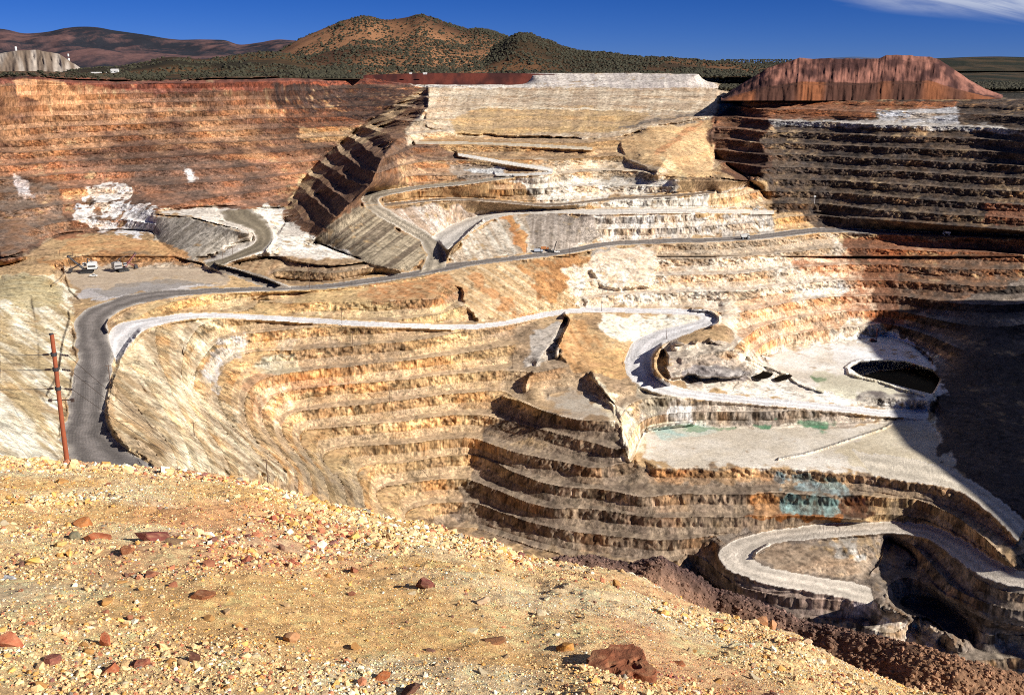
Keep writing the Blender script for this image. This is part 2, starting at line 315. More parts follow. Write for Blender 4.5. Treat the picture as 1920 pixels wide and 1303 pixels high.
# single elevation lines (x, y, z)
L3 = [
[(1058,597,-241),(1035,640,-247),(1005,690,-257)],
[(-60,505,-190),(0,499,-188),(60,486,-184),(120,481,-182),(200,474,-182),(290,476,-183),(340,482,-185),(400,504,-190)],
[(0,488,-178),(60,468,-180),(110,442,-181),(165,437,-181),(225,432,-180),(285,432,-176)],
[(286,404,-160),(350,408,-160),(420,424,-163),(466,438,-168)],
[(290,436,-178),(300,455,-184),(340,480,-188),(380,486,-190),(400,478,-188),(462,450,-178)],
[(300,396,-160),(400,388,-164),(460,390,-168),(522,391,-175)],
[(500,470,-178),(520,440,-177),(540,415,-177)],
[(408,496,-189),(480,486,-188),(505,483,-188),(550,492,-189),(620,499,-190),(692,493,-190)],
[(440,508,-196),(525,526,-202),(620,528,-202),(700,512,-201),(770,516,-202)],
[(592,452,-187),(640,474,-190),(690,492,-191),(750,508,-196)],
[(577,458,-185),(592,445,-180),(640,395,-150),(690,352,-129),(720,290,-100),(762,246,-87),(800,202,-63),(803,166,-40)],
[(540,386,-173),(580,320,-141),(640,265,-110),(700,220,-81),(772,172,-46)],
[(803,166,-40),(900,162,-40),(1100,166,-42),(1340,170,-44),(1380,188,-60),(1400,187,-53)],
[(985,139,-18),(1150,139,-18),(1310,142,-20)],
[(880,205,-68),(1000,206,-70),(1180,208,-72),(1300,210,-73)],
[(840,240,-88),(1000,240,-92),(1100,241,-93),(1200,248,-97)],
[(1200,290,-113),(1250,290,-113),(1230,325,-127)],
[(1346,225,-81),(1328,258,-104),(1346,292,-124),(1400,335,-146),(1440,370,-163)],
[(1444,235,-83),(1424,262,-100),(1440,300,-122),(1412,345,-147),(1450,395,-176)],
[(1265,337,-133),(1420,338,-135)],
[(1530,400,-181),(1700,416,-178),(1989,440,-182)],[(1740,237,-78.5),(1850,241,-79),(1989,254,-80)],
[(1400,187,-53),(1530,188,-53),(1700,192,-53),(1800,194,-53.5),(1989,202,-54)],
[(1660,627,-286),(1672,634,-286),(1712,650,-288),(1745,685,-292)],
[(1989,520,-236),(1989,560,-255),(1989,700,-285),(1989,850,-296),(1989,968,-303)],
[(1745,790,-299),(1775,850,-299),(1845,915,-301),(1895,948,-303)],
[(1745,790,-299),(1760,740,-288),(1752,700,-287)],
[(0,520,-187),(0,560,-175),(0,600,-165),(0,650,-156),(0,700,-148),(0,750,-140),(0,850,-122),(0,950,-106)],
[(60,560,-181),(70,640,-168),(70,720,-155),(60,850,-134)],
[(1100,700,-262),(1130,735,-266),(1160,780,-272),(1170,830,-282),(1180,864,-298)],
[(1188,862,-299),(1200,830,-299),(1214,805,-299)],
[(1260,648,-252),(1330,641,-254),(1390,665,-262)],
[(1290,716,-270),(1400,722,-276)],
[(1380,1090,-347),(1480,1150,-362),(1560,1160,-364),(1630,1160,-362)],
[(1655,1140,-350),(1700,1152,-352),(1745,1160,-356),(1790,1200,-364)],
[(1600,1215,-372),(1700,1230,-374),(1800,1250,-378),(1925,1255,-384)],
[(1870,1190,-366),(1925,1195,-366)],
[(1290,1040,-352),(1320,1085,-368),(1360,1110,-366)],
[(0,1000,-100),(270,900,-146),(400,1000,-205),(600,1000,-280)],
[(-60,1331,-110),(300,1331,-200),(960,1331,-378),(1925,1331,-400)],
[(640,1331,-300),(800,1100,-350)],
[(-60,160,-20.0),(0,147,-16.0),(60,144,-14.5),(120,150,-18.7),(300,155,-24),(400,150,-20.7),(520,148,-20),(640,149,-24),(772,158,-34)],
]
for P in L3: line(np.array(P, float))
put(gx, np.full(NX, gy[0]), np.full(NX, -s_of_y(gy[0]) * 4500.0))
put(np.full(NY, gx[0]), gy, -S[:, 0] * np.interp(gy, [130, 150, 300, 440, 500, 880, 1331], [4500, 1330, 1240, 1110, 960, 300, 200]))
def solve(C, M, it):
    ny, nx = C.shape
    if min(ny, nx) <= 6:
        U = np.full(C.shape, (C * M).sum() / max(M.sum(), 1)); it = 200
    else:
        py, pxx = ny % 2, nx % 2
        Cp = np.pad(C * M, ((0, py), (0, pxx))); Mp = np.pad(M.astype(float), ((0, py), (0, pxx)))
        b = lambda A: A[0::2, 0::2] + A[1::2, 0::2] + A[0::2, 1::2] + A[1::2, 1::2]
        cm = b(Mp); cc = b(Cp) / np.maximum(cm, 1e-9)
        U = solve(cc, cm > 0, it).repeat(2, 0).repeat(2, 1)[:ny, :nx]
    U = np.where(M, C, U)
    for _ in range(it):
        P = np.pad(U, 1, mode='edge')
        A = 0.25 * (P[:-2, 1:-1] + P[2:, 1:-1] + P[1:-1, :-2] + P[1:-1, 2:])
        U = np.where(M, C, A)
    return U
M0 = qn > 0
Q = solve(np.where(M0, qs / np.maximum(qn, 1e-9), 0), M0, 60)
for _ in range(2):                                    # soften the creases a little
    P = np.pad(Q, 1, mode='edge'); Q = 0.5 * Q + 0.125 * (P[:-2, 1:-1] + P[2:, 1:-1] + P[1:-1, :-2] + P[1:-1, 2:])
Q = np.maximum(Q, 1 / 6000.0)
# --- benches, relief and colour of the pit surface
Z = -S / Q; D = 1.0 / Q
X = (PX - 960) / FPX * D * xfac(S)
wamp = np.interp(gy, [130, 250, 500, 900], [1.5, 3.0, 6.0, 8.0])[:, None]
WX = (fbm2(PX / 26, PY / 20, 4, 11, 0.6) * wamp * 2.2).astype(np.float32); WY = (fbm2(PX / 30, PY / 14, 4, 21, 0.6) * wamp * 1.3).astype(np.float32)
WARP = (WX, WY)
def blur(A, n=2):
    for _ in range(n):
        P = np.pad(A, 1, mode='edge'); A = (P[:-2, 1:-1] + P[2:, 1:-1] + P[1:-1, :-2] + P[1:-1, 2:] + P[1:-1, 1:-1]) / 5
    return A
TERR = np.ones((NY, NX), np.float32)
DUMPS = {
'DL': [(290,405),(350,409),(420,426),(470,440),(458,452),(400,478),(345,487),(300,462),(286,436)],
'DD': [(683,388),(725,418),(785,452),(792,485),(765,514),(690,494),(588,453),(640,402)],
'D3': [(838,484),(880,436),(950,403),(1000,402),(1112,402),(1118,440),(1080,465),(1000,473),(860,490)],
'D4': [(838,512),(900,497),(1080,480),(1110,474),(1120,500),(1075,545),(1090,572),(1040,580),(960,598),(900,602)],
'DU': [(800,164),(985,160),(1345,168),(1345,215),(1220,240),(1150,262),(980,256),(860,250),(800,240)],
'DV': [(1165,262),(1230,240),(1340,222),(1335,330),(1255,332),(1170,300)],
'DC': [(1070,592),(1105,600),(1140,650),(1105,700),(1080,700),(1045,665),(1055,632)],
'D5': [(1095,468),(1235,460),(1220,540),(1130,540),(1110,500)],
'D6': [(722,400),(800,382),(905,398),(830,440),(780,430)],
'DR': [(1380,110),(1380,187),(1840,187),(1840,110)],
'DW': [(985,136),(1345,136),(1345,166),(900,164)],
'DN': [(-60,520),(110,520),(135,600),(140,700),(115,800),(125,880),(-60,880)],
'DB': [(208,640),(262,624),(330,606),(345,660),(362,740),(400,800),(470,890),(290,890),(240,850),(205,790)],
'DP': [(1100,560),(1300,592),(1290,610),(1200,650),(1150,690),(1110,640)],
}
for nme, P in DUMPS.items():
    sl, m = inpoly(P, WARP); TERR[sl] = np.where(m, {'DN': 0.5, 'DB': 0.8, 'DU': 0.4, 'DW': 0.15, 'DV': 0.2}.get(nme, 0.0), TERR[sl])
fl = FLAT.copy()
for _ in range(2): fl[1:] |= fl[:-1]; fl[:-1] |= fl[1:]; fl[:, 1:] |= fl[:, :-1]; fl[:, :-1] |= fl[:, 1:]
TERR[fl] = 0
TERR = blur(TERR, 2)
AZ = -Z
nb = fbm3(X / 55, D / 55, Z / 200, 3, 41) * 1.6 + fbm3(X / 13, D / 13, Z / 60, 2, 47) * 0.5
INSIDE = (sstep(-260, -80, PX) ).astype(np.float32)
nb = nb + fbm3(X / 150, D / 150, Z / 60, 2, 43) * 5.0 * (1 - sstep(560, 700, PX)) * (1 - sstep(400, 470, PY))
sl, m = inpoly([(545,440),(530,385),(640,255),(770,165),(810,165),(770,250),(720,300),(690,360),(600,450)])
PROM = np.zeros((NY, NX), np.float32); PROM[sl] = m; PROM = blur(PROM, 6)
nb = nb + PROM * (fbm3(X / 60, D / 60, Z / 60, 3, 49) * 3.0)
nb *= INSIDE
AZn = AZ + nb * TERR * 0.85
dz = np.gradient(blur(AZ, 6), axis=0) / np.gradient(S[:, 0])[:, None]
ff = np.where(dz / D < 0.3, 0.3, np.clip(0.62 * (1 - dz / D), 0.02, 0.42))
a = AZn / H; kk = np.floor(a); t = a - kk
u = np.clip(t / (1 - ff), 0, 1)
uc = 0.62 * (1 + 0.3 * S) / (0.62 * (1 + 0.3 * S) + 0.38 * (1 + 1.38 * S))
g = np.where(u < uc, u * (0.62 / uc), 0.62 + (u - uc) * (0.38 / (1 - uc)))
AZt = (kk + g) * H
_P = np.stack([X, D, Z], -1); _a = np.gradient(_P, axis=1); _b = np.gradient(_P, axis=0); _n = np.cross(_a, _b)
SLP = blur(np.hypot(_n[..., 0], _n[..., 1]) / (np.abs(_n[..., 2]) + 1e-6), 4)
slope_ok = np.where(S < 0.15, sstep(0.05, 0.25, dz / D), sstep(0.16, 0.42, SLP))                   # no terraces where the ground is nearly level
TM = TERR * slope_ok * np.maximum(INSIDE, 0.0)
TM = TM * np.clip(1.12 + 0.9 * fbm3(X / 70, D / 70, Z / 22, 3, 45), 0.35, 1.0)
TM = TM * (1 - sstep(0.965, 1.02, dz / D) * (1 - sstep(0.13, 0.2, S)))
TM = TM * (1 - PROM * np.clip(0.28 - 1.1 * fbm3(X / 55, D / 55, Z / 22, 3, 51), 0.0, 0.8))
TM = TM * (1 - 0.10 * (1 - sstep(540, 640, PX)) * (1 - sstep(390, 440, PY)))
A1 = AZ + (AZt - AZn) * TM
BENCHF = TM * (sstep(0.9, 1.0, u))                      # level berm
TALUS = TM * sstep(0.5, 0.62, u) * (1 - sstep(0.9, 1.0, u))
CLIFF = TM * (1 - sstep(0.5, 0.62, u))
# rock relief: ribs and buttresses on the faces, small gullies elsewhere
rib = fbm3(X / 9.0, D / 9.0, Z / 70, 3, 61, 0.6)
rib2 = 1 - 2 * np.abs(fbm3(X / 21, D / 21, Z / 120, 2, 67))
delta = CLIFF * (rib * 1.7 + rib2 * 1.1 + fbm3(X / 3.6, D / 3.6, Z / 30, 2, 69) * 1.9) + TALUS * (fbm3(X / 14, D / 14, Z / 40, 2, 71) * 1.6) + TM * fbm3(X / 5, D / 5, Z / 5, 2, 73) * 0.9
rough = 1 - fl.astype(np.float32)
delta += (1 - TM) * rough * (fbm3(X / 30, D / 30, Z / 60, 3, 83) * 1.8 + fbm3(X / 6, D / 6, Z / 14, 2, 87) * 0.7)
sl, m = inpoly(DUMPS['DB'], WARP); delta[sl] += m * (fbm2((PX[sl] - PY[sl] * 0.75) / 16, (PX[sl] + PY[sl]) / 90, 4, 91) * 5.0)
sl, m = inpoly(DUMPS['DN'], WARP); delta[sl] += m * (fbm2((PX[sl] - PY[sl] * 0.8) / 18, (PX[sl] + PY[sl]) / 90, 4, 92) * 4.0)
delta[fl] += (fbm3(X / 12, D / 12, Z / 12, 2, 95) * 0.15)[fl]
far_damp = np.interp(gy, [130, 165, 240], [0.0, 0.5, 1.0])[:, None]
delta = delta * far_damp * INSIDE
# safety berms, stockpile edges: (points, height m, half width px)
HB = np.zeros((NY, NX), np.float32)
def bump(P, h, wd, jag=0.35, seed=0):
    P = dens(cr(P, 6), 3.0)
    for a_, b_ in zip(P[:-1], P[1:]):
        x0, x1 = min(a_[0], b_[0]) - 3 * wd, max(a_[0], b_[0]) + 3 * wd; y0, y1 = min(a_[1], b_[1]) - 3 * wd, max(a_[1], b_[1]) + 3 * wd
        j0, j1 = np.searchsorted(gx, [x0, x1]); i0, i1 = np.searchsorted(gy, [y0, y1])
        if i1 <= i0 or j1 <= j0: continue
        xx = PX[i0:i1, j0:j1]; yy = PY[i0:i1, j0:j1]; dx, dy = b_[0] - a_[0], b_[1] - a_[1]
        tt = np.clip(((xx - a_[0]) * dx + (yy - a_[1]) * dy) / (dx * dx + dy * dy + 1e-9), 0, 1)
        dd = np.hypot(xx - a_[0] - tt * dx, yy - a_[1] - tt * dy) / wd
        hh = h * np.clip(1.15 - dd, 0, 1) * (1 + jag * noise2(xx / 5, yy / 5, 7 + seed))
        HB[i0:i1, j0:j1] = np.where(abs(h) * 1 > 0, np.where(h > 0, np.maximum(HB[i0:i1, j0:j1], hh), np.minimum(HB[i0:i1, j0:j1], hh)), 0)
BERMS = [
([(300,880),(285,862),(252,843),(226,822),(208,796),(204,768),(207,742),(214,716),(222,692),(229,668),(243,645),(264,622)],5.5,7),
([(203,600),(198,612),(203,622)],4,3),
([(905,414),(890,425),(866,448),(847,468),(838,486)],3.5,2.6),
([(1243,650),(1232,662),(1227,680),(1230,695),(1240,708),(1254,716)],8,7),
([(1298,580),(1330,583),(1347,593),(1347,604),(1335,612)],3.5,3.5),
([(1060,589),(1069,600),(1060,622),(1052,640),(1045,655),(1044,668)],5,4),
([(404,494),(425,500),(450,507),(470,514),(500,523),(525,533)],3.5,2.6),
([(1000,700),(990,712),(985,730)],3,5),
([(944,744),(980,754),(1015,769),(1060,783)],3,3),
([(1460,860),(1510,850),(1560,835),(1610,818),(1650,805),(1672,795)],1.6,2.5),
([(1440,1022),(1422,1032),(1415,1044)],3,4),
([(90,740),(110,700),(120,640),(132,600),(130,585)],2,4),
([(1590,690),(1594,700),(1620,708),(1650,714),(1690,728),(1735,740)],2.5,4),
([(1586,688),(1605,677),(1650,673),(1700,676),(1745,690)],1.5,3),
([(1215,806),(1240,800),(1300,794)],4,4),
([(1112,700),(1138,738),(1165,780),(1172,830),(1180,862)],2,6),
([(120,515),(112,525),(98,535)],3,3),
([(822,510),(790,520),(700,534),(620,543),(500,549)],1.2,2.5),
([(1545,735),(1500,720),(1470,700),(1420,680),(1395,662)],2.5,3),
([(1650,1136),(1700,1152),(1750,1178),(1800,1210)],10,14),
]
for i, (P, h, wd) in enumerate(BERMS): bump(P, h, wd, 0.35, i)
POND = [(1592,690),(1612,681),(1650,678),(1700,681),(1748,696),(1762,712),(1748,738),(1700,727),(1655,714),(1612,704)]
HB2 = np.zeros_like(HB)
sl, m = inpoly(POND); HB2[sl] = -19.0 * m
for PP in ([(1412,704),(1430,697),(1448,700),(1438,708),(1418,710)], [(1452,708),(1470,702),(1484,704),(1470,712),(1455,713)]):
    sl, m = inpoly(PP); HB2[sl] = np.minimum(HB2[sl], -7.0 * m)
sl, m = inpoly([(1247,652),(1275,642),(1330,638),(1380,652),(1400,686),(1388,706),(1335,711),(1290,700),(1262,712),(1246,690)], WARP)
HB3 = np.zeros_like(HB); HB3[sl] = 8.0 * m * (1 + 0.25 * fbm2(PX[sl] / 18, PY[sl] / 10, 3, 195)); HB += blur(HB3, 2)
HB += blur(HB2, 2)
A2 = np.maximum(A1 - HB, 0.5)
D2 = A2 / S - delta
D2 = np.where(PY < 138, D, D2)
Xp = (PX - 960) / FPX * D2 * xfac(S); Zp = -S * D2
PITV = np.stack([Xp, D2, Zp], -1)

# --- colour: sun-lit appearance of each rock unit, later divided by the light it receives
n_v = fbm3(X / 7, D / 7, Z / 55, 3, 101, 0.6)          # run-off streaks down the faces
n_v2 = fbm3(X / 3.2, D / 3.2, Z / 26, 2, 107, 0.6)
n_b = fbm3(X / 48, D / 48, Z / 30, 4, 111, 0.6)        # ore blotches
n_s = fbm3(X / 11, D / 11, Z / 7, 3, 117, 0.6)         # small mottling
COLR = np.zeros((NY, NX, 3), np.float32)
def mixin(sl, m, ca, cb, f, st=1.0):
    c = lin(ca)[None, None] * (1 - f[..., None]) + lin(cb)[None, None] * f[..., None]
    k = (m.astype(np.float32) * st)[..., None]
    COLR[sl] = COLR[sl] * (1 - k) + c * k
full = (slice(0, NY), slice(0, NX))
FV = np.clip(0.5 + 1.3 * n_v + 0.35 * n_b, 0, 1); FB = np.clip(0.5 + 1.9 * n_b + 0.3 * n_s, 0, 1)
FH = np.clip(0.5 + 1.1 * fbm2(PX / 130, PY / 7.0, 4, 127, 0.6) + 1.1 * fbm2((PX + PY * 0.3) / 7.0, PY / 45.0, 3, 129, 0.6) + 0.5 * n_b, 0, 1)
FS = np.clip(0.5 + 1.5 * n_s + 0.5 * n_b, 0, 1)
mixin(full, np.ones((NY, NX)), (206, 170, 120), (168, 136, 100), FB)
def dstreak(sl, k, wd=7.0, ln=70.0, seed=0):
    x, y = PX[sl], PY[sl]
    return np.clip(0.5 + 1.5 * fbm2((x - y * k) / wd, (y + x * 0.2) / ln, 4, 131 + seed, 0.62), 0, 1)
REG = [
# polygon, colour a, colour b, pattern ('v' face streaks, 'b' blotches, 's' mottled, number = dump streak lean)
([(-60,136),(800,136),(790,165),(700,222),(640,265),(580,320),(538,392),(300,398),(225,436),(110,445),(0,492),(-60,500)],(172,116,78),(100,72,56),'b'),
([(-60,150),(100,158),(300,200),(520,200),(520,300),(-60,290)],(180,128,84),(108,74,56),'b'),
([(100,300),(520,300),(530,385),(300,395),(140,345)],(174,118,84),(108,82,68),'b'),
([(-60,330),(112,345),(125,425),(40,470),(-60,490)],(150,112,84),(118,98,84),'s'),
([(-60,136),(30,139),(120,146),(300,150),(420,146),(520,140),(800,136),(790,158),(640,160),(520,168),(400,170),(300,176),(170,162),(60,156),(-60,160)],(164,88,60),(108,60,46),'s'),
([(20,150),(110,152),(150,178),(170,205),(90,200),(40,175)],(222,165,112),(200,140,90),'v'),
([(512,158),(700,160),(775,172),(700,222),(640,240),(560,215),(515,200)],(92,62,48),(62,48,44),'v'),
([(530,200),(690,225),(600,250),(530,240)],(140,84,52),(84,58,44),'v'),
([(560,240),(690,240),(640,268),(560,262)],(190,150,100),(150,110,70),'v'),
([(150,352),(182,343),(236,344),(240,372),(196,384),(160,380)],(252,250,248),(206,190,178),'s'),
([(132,388),(190,380),(288,384),(296,438),(225,442),(150,424)],(253,252,250),(200,186,178),'s'),
([(170,392),(186,388),(190,408),(176,410)],(160,120,90),(130,100,80),'s'),
([(230,398),(296,392),(298,436),(250,440)],(250,248,246),(220,214,212),'s'),
([(1838,126),(1995,126),(1995,196),(1900,190),(1850,180)],(58,52,40),(44,44,34),'s'),
([(-60,128),(800,128),(800,139),(640,139),(520,146),(300,152),(60,144),(-60,148)],(116,84,56),(70,60,42),'s'),
([(120,360),(165,347),(168,372),(120,378)],(230,185,130),(190,140,90),'s'),
([(345,312),(358,318),(368,338),(352,340)],(235,230,228),(215,205,200),'s'),
([(20,325),(50,335),(68,370),(40,372)],(225,215,215),(190,170,160),'s'),
([(296,396),(400,388),(525,390),(560,400),(600,455),(690,490),(540,490),(480,482),(405,496),(380,492),(470,440),(420,424),(350,407)],(248,240,226),(220,208,192),'b'),
(DUMPS['DL'],(176,166,152),(138,128,114),-1.3),
([(125,446),(230,440),(300,452),(345,470),(352,484),(290,474),(200,470),(110,478)],(226,180,120),(190,140,90),'s'),
([(60,486),(200,474),(340,482),(380,505),(130,508)],(206,150,90),(160,118,78),'v'),
([(405,497),(505,483),(692,494),(700,512),(620,528),(520,526),(440,510)],(176,146,108),(150,118,84),-0.7),
([(800,165),(770,200),(700,255),(620,315),(560,385),(525,400),(560,430),(600,452),(690,380),(740,350),(830,340),(870,320),(870,290),(800,262)],(150,108,76),(112,84,66),'s'),
([(745,300),(880,300),(870,340),(745,345)],(206,158,108),(160,118,84),'v'),
(DUMPS['DD'],(164,148,122),(104,90,74),-1.35),
([(800,136),(985,136),(1345,136),(1400,186),(1345,225),(1200,250),(1100,262),(860,255),(760,270),(760,240),(800,205)],(216,196,166),(184,158,128),'h'),
([(840,225),(900,200),(1000,206),(1100,200),(1230,212),(1170,246),(1040,252),(860,255)],(206,170,116),(180,148,106),'h'),
([(985,136),(1312,138),(1350,166),(900,164)],(226,214,200),(190,178,170),0.3),
([(760,154),(1000,158),(1000,166),(780,164)],(236,228,216),(220,210,196),'s'),
([(860,255),(1160,262),(1170,300),(1040,318),(860,288),(780,262)],(206,164,108),(160,122,80),'v'),
([(1160,262),(1230,240),(1342,222),(1335,330),(1255,334),(1165,300)],(230,190,134),(206,164,112),0.55),
([(1000,300),(1180,300),(1260,320),(1180,338),(1000,335)],(226,204,172),(196,164,124),'v'),
([(830,300),(940,310),(960,330),(860,338)],(190,170,150),(160,132,104),'s'),
([(868,318),(950,312),(950,326),(890,324)],(236,238,236),(196,196,196),'v'),
([(980,330),(1260,336),(1270,362),(1150,368),(1020,380),(960,366),(960,345)],(240,234,222),(206,190,166),'v'),
([(700,350),(980,345),(1010,378),(850,372),(740,384)],(206,164,108),(170,126,80),'s'),
([(1150,372),(1330,364),(1420,350),(1430,392),(1120,392),(1060,384)],(226,220,208),(200,190,174),'v'),
([(1330,366),(1420,352),(1430,390),(1335,388)],(226,196,150),(190,150,104),'v'),
([(1100,402),(1420,400),(1400,440),(1250,447),(1120,456),(1112,430)],(232,226,218),(186,166,142),'v'),
(DUMPS['D6'],(206,192,178),(176,150,126),0.9),
(DUMPS['D3'],(206,196,178),(180,160,136),0.6),
([(985,402),(1112,402),(1118,440),(1060,466),(1005,470)],(176,162,148),(140,126,112),-0.08),
([(935,404),(955,402),(1000,470),(985,474)],(206,150,90),(190,130,76),0.6),
# upper haulage dump bank between the two main roads
([(835,512),(1110,474),(1130,500),(1090,575),(960,600),(870,610)],(216,190,150),(190,152,104),1.5),
([(975,490),(1075,478),(1110,484),(1060,545),(1050,572),(1020,570)],(190,138,82),(160,110,64),1.3),
([(870,520),(895,515),(990,592),(965,598)],(176,120,68),(200,150,100),1.6),
(DUMPS['D5'],(190,178,164),(160,148,134),0.05),
# bright front wall
([(1110,470),(1240,460),(1400,452),(1560,437),(1600,470),(1620,540),(1665,625),(1440,668),(1390,650),(1345,590),(1290,578),(1100,578),(1075,545)],(244,226,202),(206,178,146),'v'),
([(1060,500),(1230,520),(1330,530),(1330,575),(1080,575)],(248,238,220),(216,186,150),'v'),
([(1215,460),(1560,440),(1560,475),(1240,492)],(206,182,152),(190,160,124),'s'),
([(1380,560),(1560,545),(1600,590),(1560,640),(1400,660)],(244,206,164),(214,160,112),'v'),
([(1475,482),(1600,470),(1640,560),(1655,600),(1590,600),(1580,520),(1480,500)],(196,120,66),(230,190,150),'v'),
([(1490,540),(1600,530),(1580,560),(1490,566)],(216,216,212),(236,206,170),'v'),
([(1150,240),(1230,223),(1322,208),(1322,212),(1230,228),(1152,245)],(112,100,90),(132,118,104),'s'),
([(1226,288),(1262,260),(1290,238),(1312,224),(1316,229),(1296,246),(1268,268),(1238,292)],(186,136,86),(206,150,100),'s'),
([(1236,292),(1262,300),(1290,335),(1276,335),(1240,305)],(240,214,166),(226,190,130),'s'),
([(880,200),(1345,207),(1345,210),(880,204)],(240,226,200),(214,190,154),'s'),
([(800,222),(1180,228),(1180,230),(800,225)],(170,140,104),(190,160,120),'s'),
([(985,150),(1330,152),(1335,155),(985,153)],(190,178,166),(206,196,186),'s'),
([(840,180),(1345,184),(1345,187),(840,184)],(176,156,134),(206,186,158),'s'),
# eastern wall
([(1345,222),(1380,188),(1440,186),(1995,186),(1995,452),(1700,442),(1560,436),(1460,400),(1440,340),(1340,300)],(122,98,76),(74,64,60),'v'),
([(1385,190),(1800,190),(1780,204),(1640,206),(1640,224),(1400,224)],(176,108,62),(130,84,56),'v'),
([(1640,206),(1790,204),(1800,236),(1650,234)],(206,206,210),(150,150,154),'v'),
([(1440,224),(1640,226),(1880,238),(1920,250),(1920,256),(1860,248),(1440,234)],(196,192,188),(170,160,150),'s'),
([(1340,215),(1390,212),(1450,236),(1418,262),(1446,300),(1410,345),(1380,338),(1345,305),(1330,258)],(140,94,62),(96,68,52),'b'),
([(1850,380),(1930,390),(1930,425),(1840,420)],(150,90,56),(100,70,52),'s'),
([(1450,400),(1500,400),(1530,428),(1450,432)],(226,186,126),(176,140,96),'v'),
([(1362,402),(1452,398),(1440,440),(1360,445)],(196,186,174),(150,140,130),'s'),
# lower eastern wall
([(1575,440),(1930,450),(1930,520),(1660,628),(1640,560),(1610,500)],(176,108,62),(112,76,54),'b'),
([(1640,440),(1700,440),(1660,540),(1620,510)],(170,104,60),(142,90,56),'s'),
([(1700,470),(1930,490),(1930,540),(1680,600)],(150,104,70),(100,80,66),'v'),
([(1660,628),(1930,515),(1930,985),(1840,920),(1760,850),(1745,790),(1760,740),(1740,690)],(110,96,84),(84,74,68),'s'),  # painted shade: darker grey filling the outline of the cast shadow
# pond level and lower floor
([(1390,655),(1440,668),(1480,650),(1560,640),(1665,626),(1720,650),(1760,690),(1765,740),(1740,770),(1500,752),(1400,742),(1280,724),(1240,700),(1300,640)],(252,246,236),(226,212,192),'b'),
([(1555,645),(1660,650),(1700,668),(1740,690),(1600,690),(1560,675)],(255,253,250),(236,228,218),'b'),
([(1520,700),(1600,700),(1700,730),(1740,750),(1640,745),(1530,735)],(230,222,194),(206,196,170),'b'),
([(1620,735),(1740,745),(1735,765),(1600,755)],(206,196,180),(120,110,104),'s'),
([(1230,655),(1270,640),(1385,645),(1400,690),(1390,715),(1290,718),(1240,705)],(206,188,168),(170,150,130),'s'),
([(1230,660),(1300,640),(1388,650),(1380,668),(1290,668)],(220,202,178),(186,166,142),'s'),
([(1280,690),(1400,692),(1390,716),(1290,716)],(206,196,190),(120,110,108),'v'),
([(1130,590),(1300,594),(1290,608),(1200,640),(1150,640)],(250,246,232),(236,220,190),'s'),
([(1190,745),(1260,740),(1400,758),(1560,772),(1700,788),(1560,800),(1300,797),(1215,808),(1190,790)],(206,190,172),(150,128,106),'v'),
([(1260,755),(1300,757),(1295,800),(1255,800)],(240,240,240),(206,196,186),'s'),
([(1195,850),(1212,806),(1300,796),(1560,800),(1700,790),(1745,795),(1770,850),(1800,890),(1640,892),(1470,876),(1230,876)],(238,228,212),(212,198,176),'b'),
([(1640,805),(1745,800),(1770,850),(1800,890),(1640,892),(1560,850)],(230,216,188),(204,188,158),'b'),
([(1215,796),(1340,796),(1340,812),(1260,820),(1215,812)],(186,214,206),(206,204,186),'s'),
# corner, spur and lower benches
([(960,600),(1070,590),(1110,640),(1180,690),(1200,740),(1215,806),(1190,860),(1110,800),(980,755),(940,740),(920,700),(960,650)],(196,164,122),(166,138,106),'b'),
(DUMPS['DC'],(206,164,112),(186,138,86),0.6),
([(1000,618),(1066,596),(1052,640),(1040,668),(990,690),(990,660)],(196,186,174),(180,168,154),'s'),
([(1030,736),(1110,740),(1150,764),(1150,786),(1060,778),(1028,764)],(196,182,162),(180,160,136),'s'),
([(1092,655),(1165,655),(1190,700),(1150,712),(1105,695)],(226,180,116),(190,146,96),'v'),
([(1105,700),(1160,760),(1215,790),(1215,820),(1188,868),(1172,862),(1150,800)],(240,228,200),(214,190,150),'s'),
([(1190,720),(1290,730),(1260,750),(1230,790),(1200,770)],(190,176,150),(170,150,122),'s'),
([(930,745),(1060,785),(1155,800),(1180,868),(1230,880),(1440,876),(1640,892),(1600,1000),(1340,1010),(1270,1060),(900,1010),(850,960),(880,850)],(168,142,112),(128,106,86),'v'),
([(1220,880),(1440,880),(1440,905),(1225,905)],(196,152,100),(166,124,82),'v'),
([(1440,880),(1560,892),(1600,900),(1600,925),(1470,922)],(156,194,200),(112,106,98),'v'),
([(1470,925),(1570,932),(1566,968),(1462,966)],(150,208,208),(112,108,96),'v'),
([(1568,930),(1640,934),(1640,966),(1566,968)],(130,76,38),(84,62,44),'v'),
([(1400,926),(1470,926),(1465,968),(1410,966)],(206,146,80),(166,120,76),'v'),
([(1400,967),(1500,965),(1580,968),(1600,976),(1520,972),(1405,971)],(176,104,30),(150,90,30),'s'),
([(1640,934),(1760,940),(1740,980),(1640,975)],(160,134,96),(120,100,84),'v'),
([(1340,1000),(1640,1000),(1780,1030),(1930,1100),(1930,1331),(1340,1331),(1280,1080)],(150,132,114),(116,102,90),'v'),
([(1410,1030),(1640,1010),(1640,1090),(1460,1070)],(176,152,126),(140,118,96),'v'),
([(1560,1005),(1630,1010),(1620,1060),(1560,1050)],(196,190,180),(150,136,120),'v'),
([(1380,1085),(1640,1120),(1640,1165),(1400,1150)],(166,138,122),(126,108,96),'v'),
([(1585,1130),(1650,1135),(1650,1155),(1590,1150)],(216,200,200),(160,140,136),'s'),
([(1660,1140),(1720,1155),(1790,1195),(1770,1225),(1650,1195),(1610,1195)],(226,216,206),(186,160,128),'s'),
([(1860,1185),(1930,1190),(1930,1260),(1880,1240)],(176,156,132),(150,132,112),'s'),
# western bowl
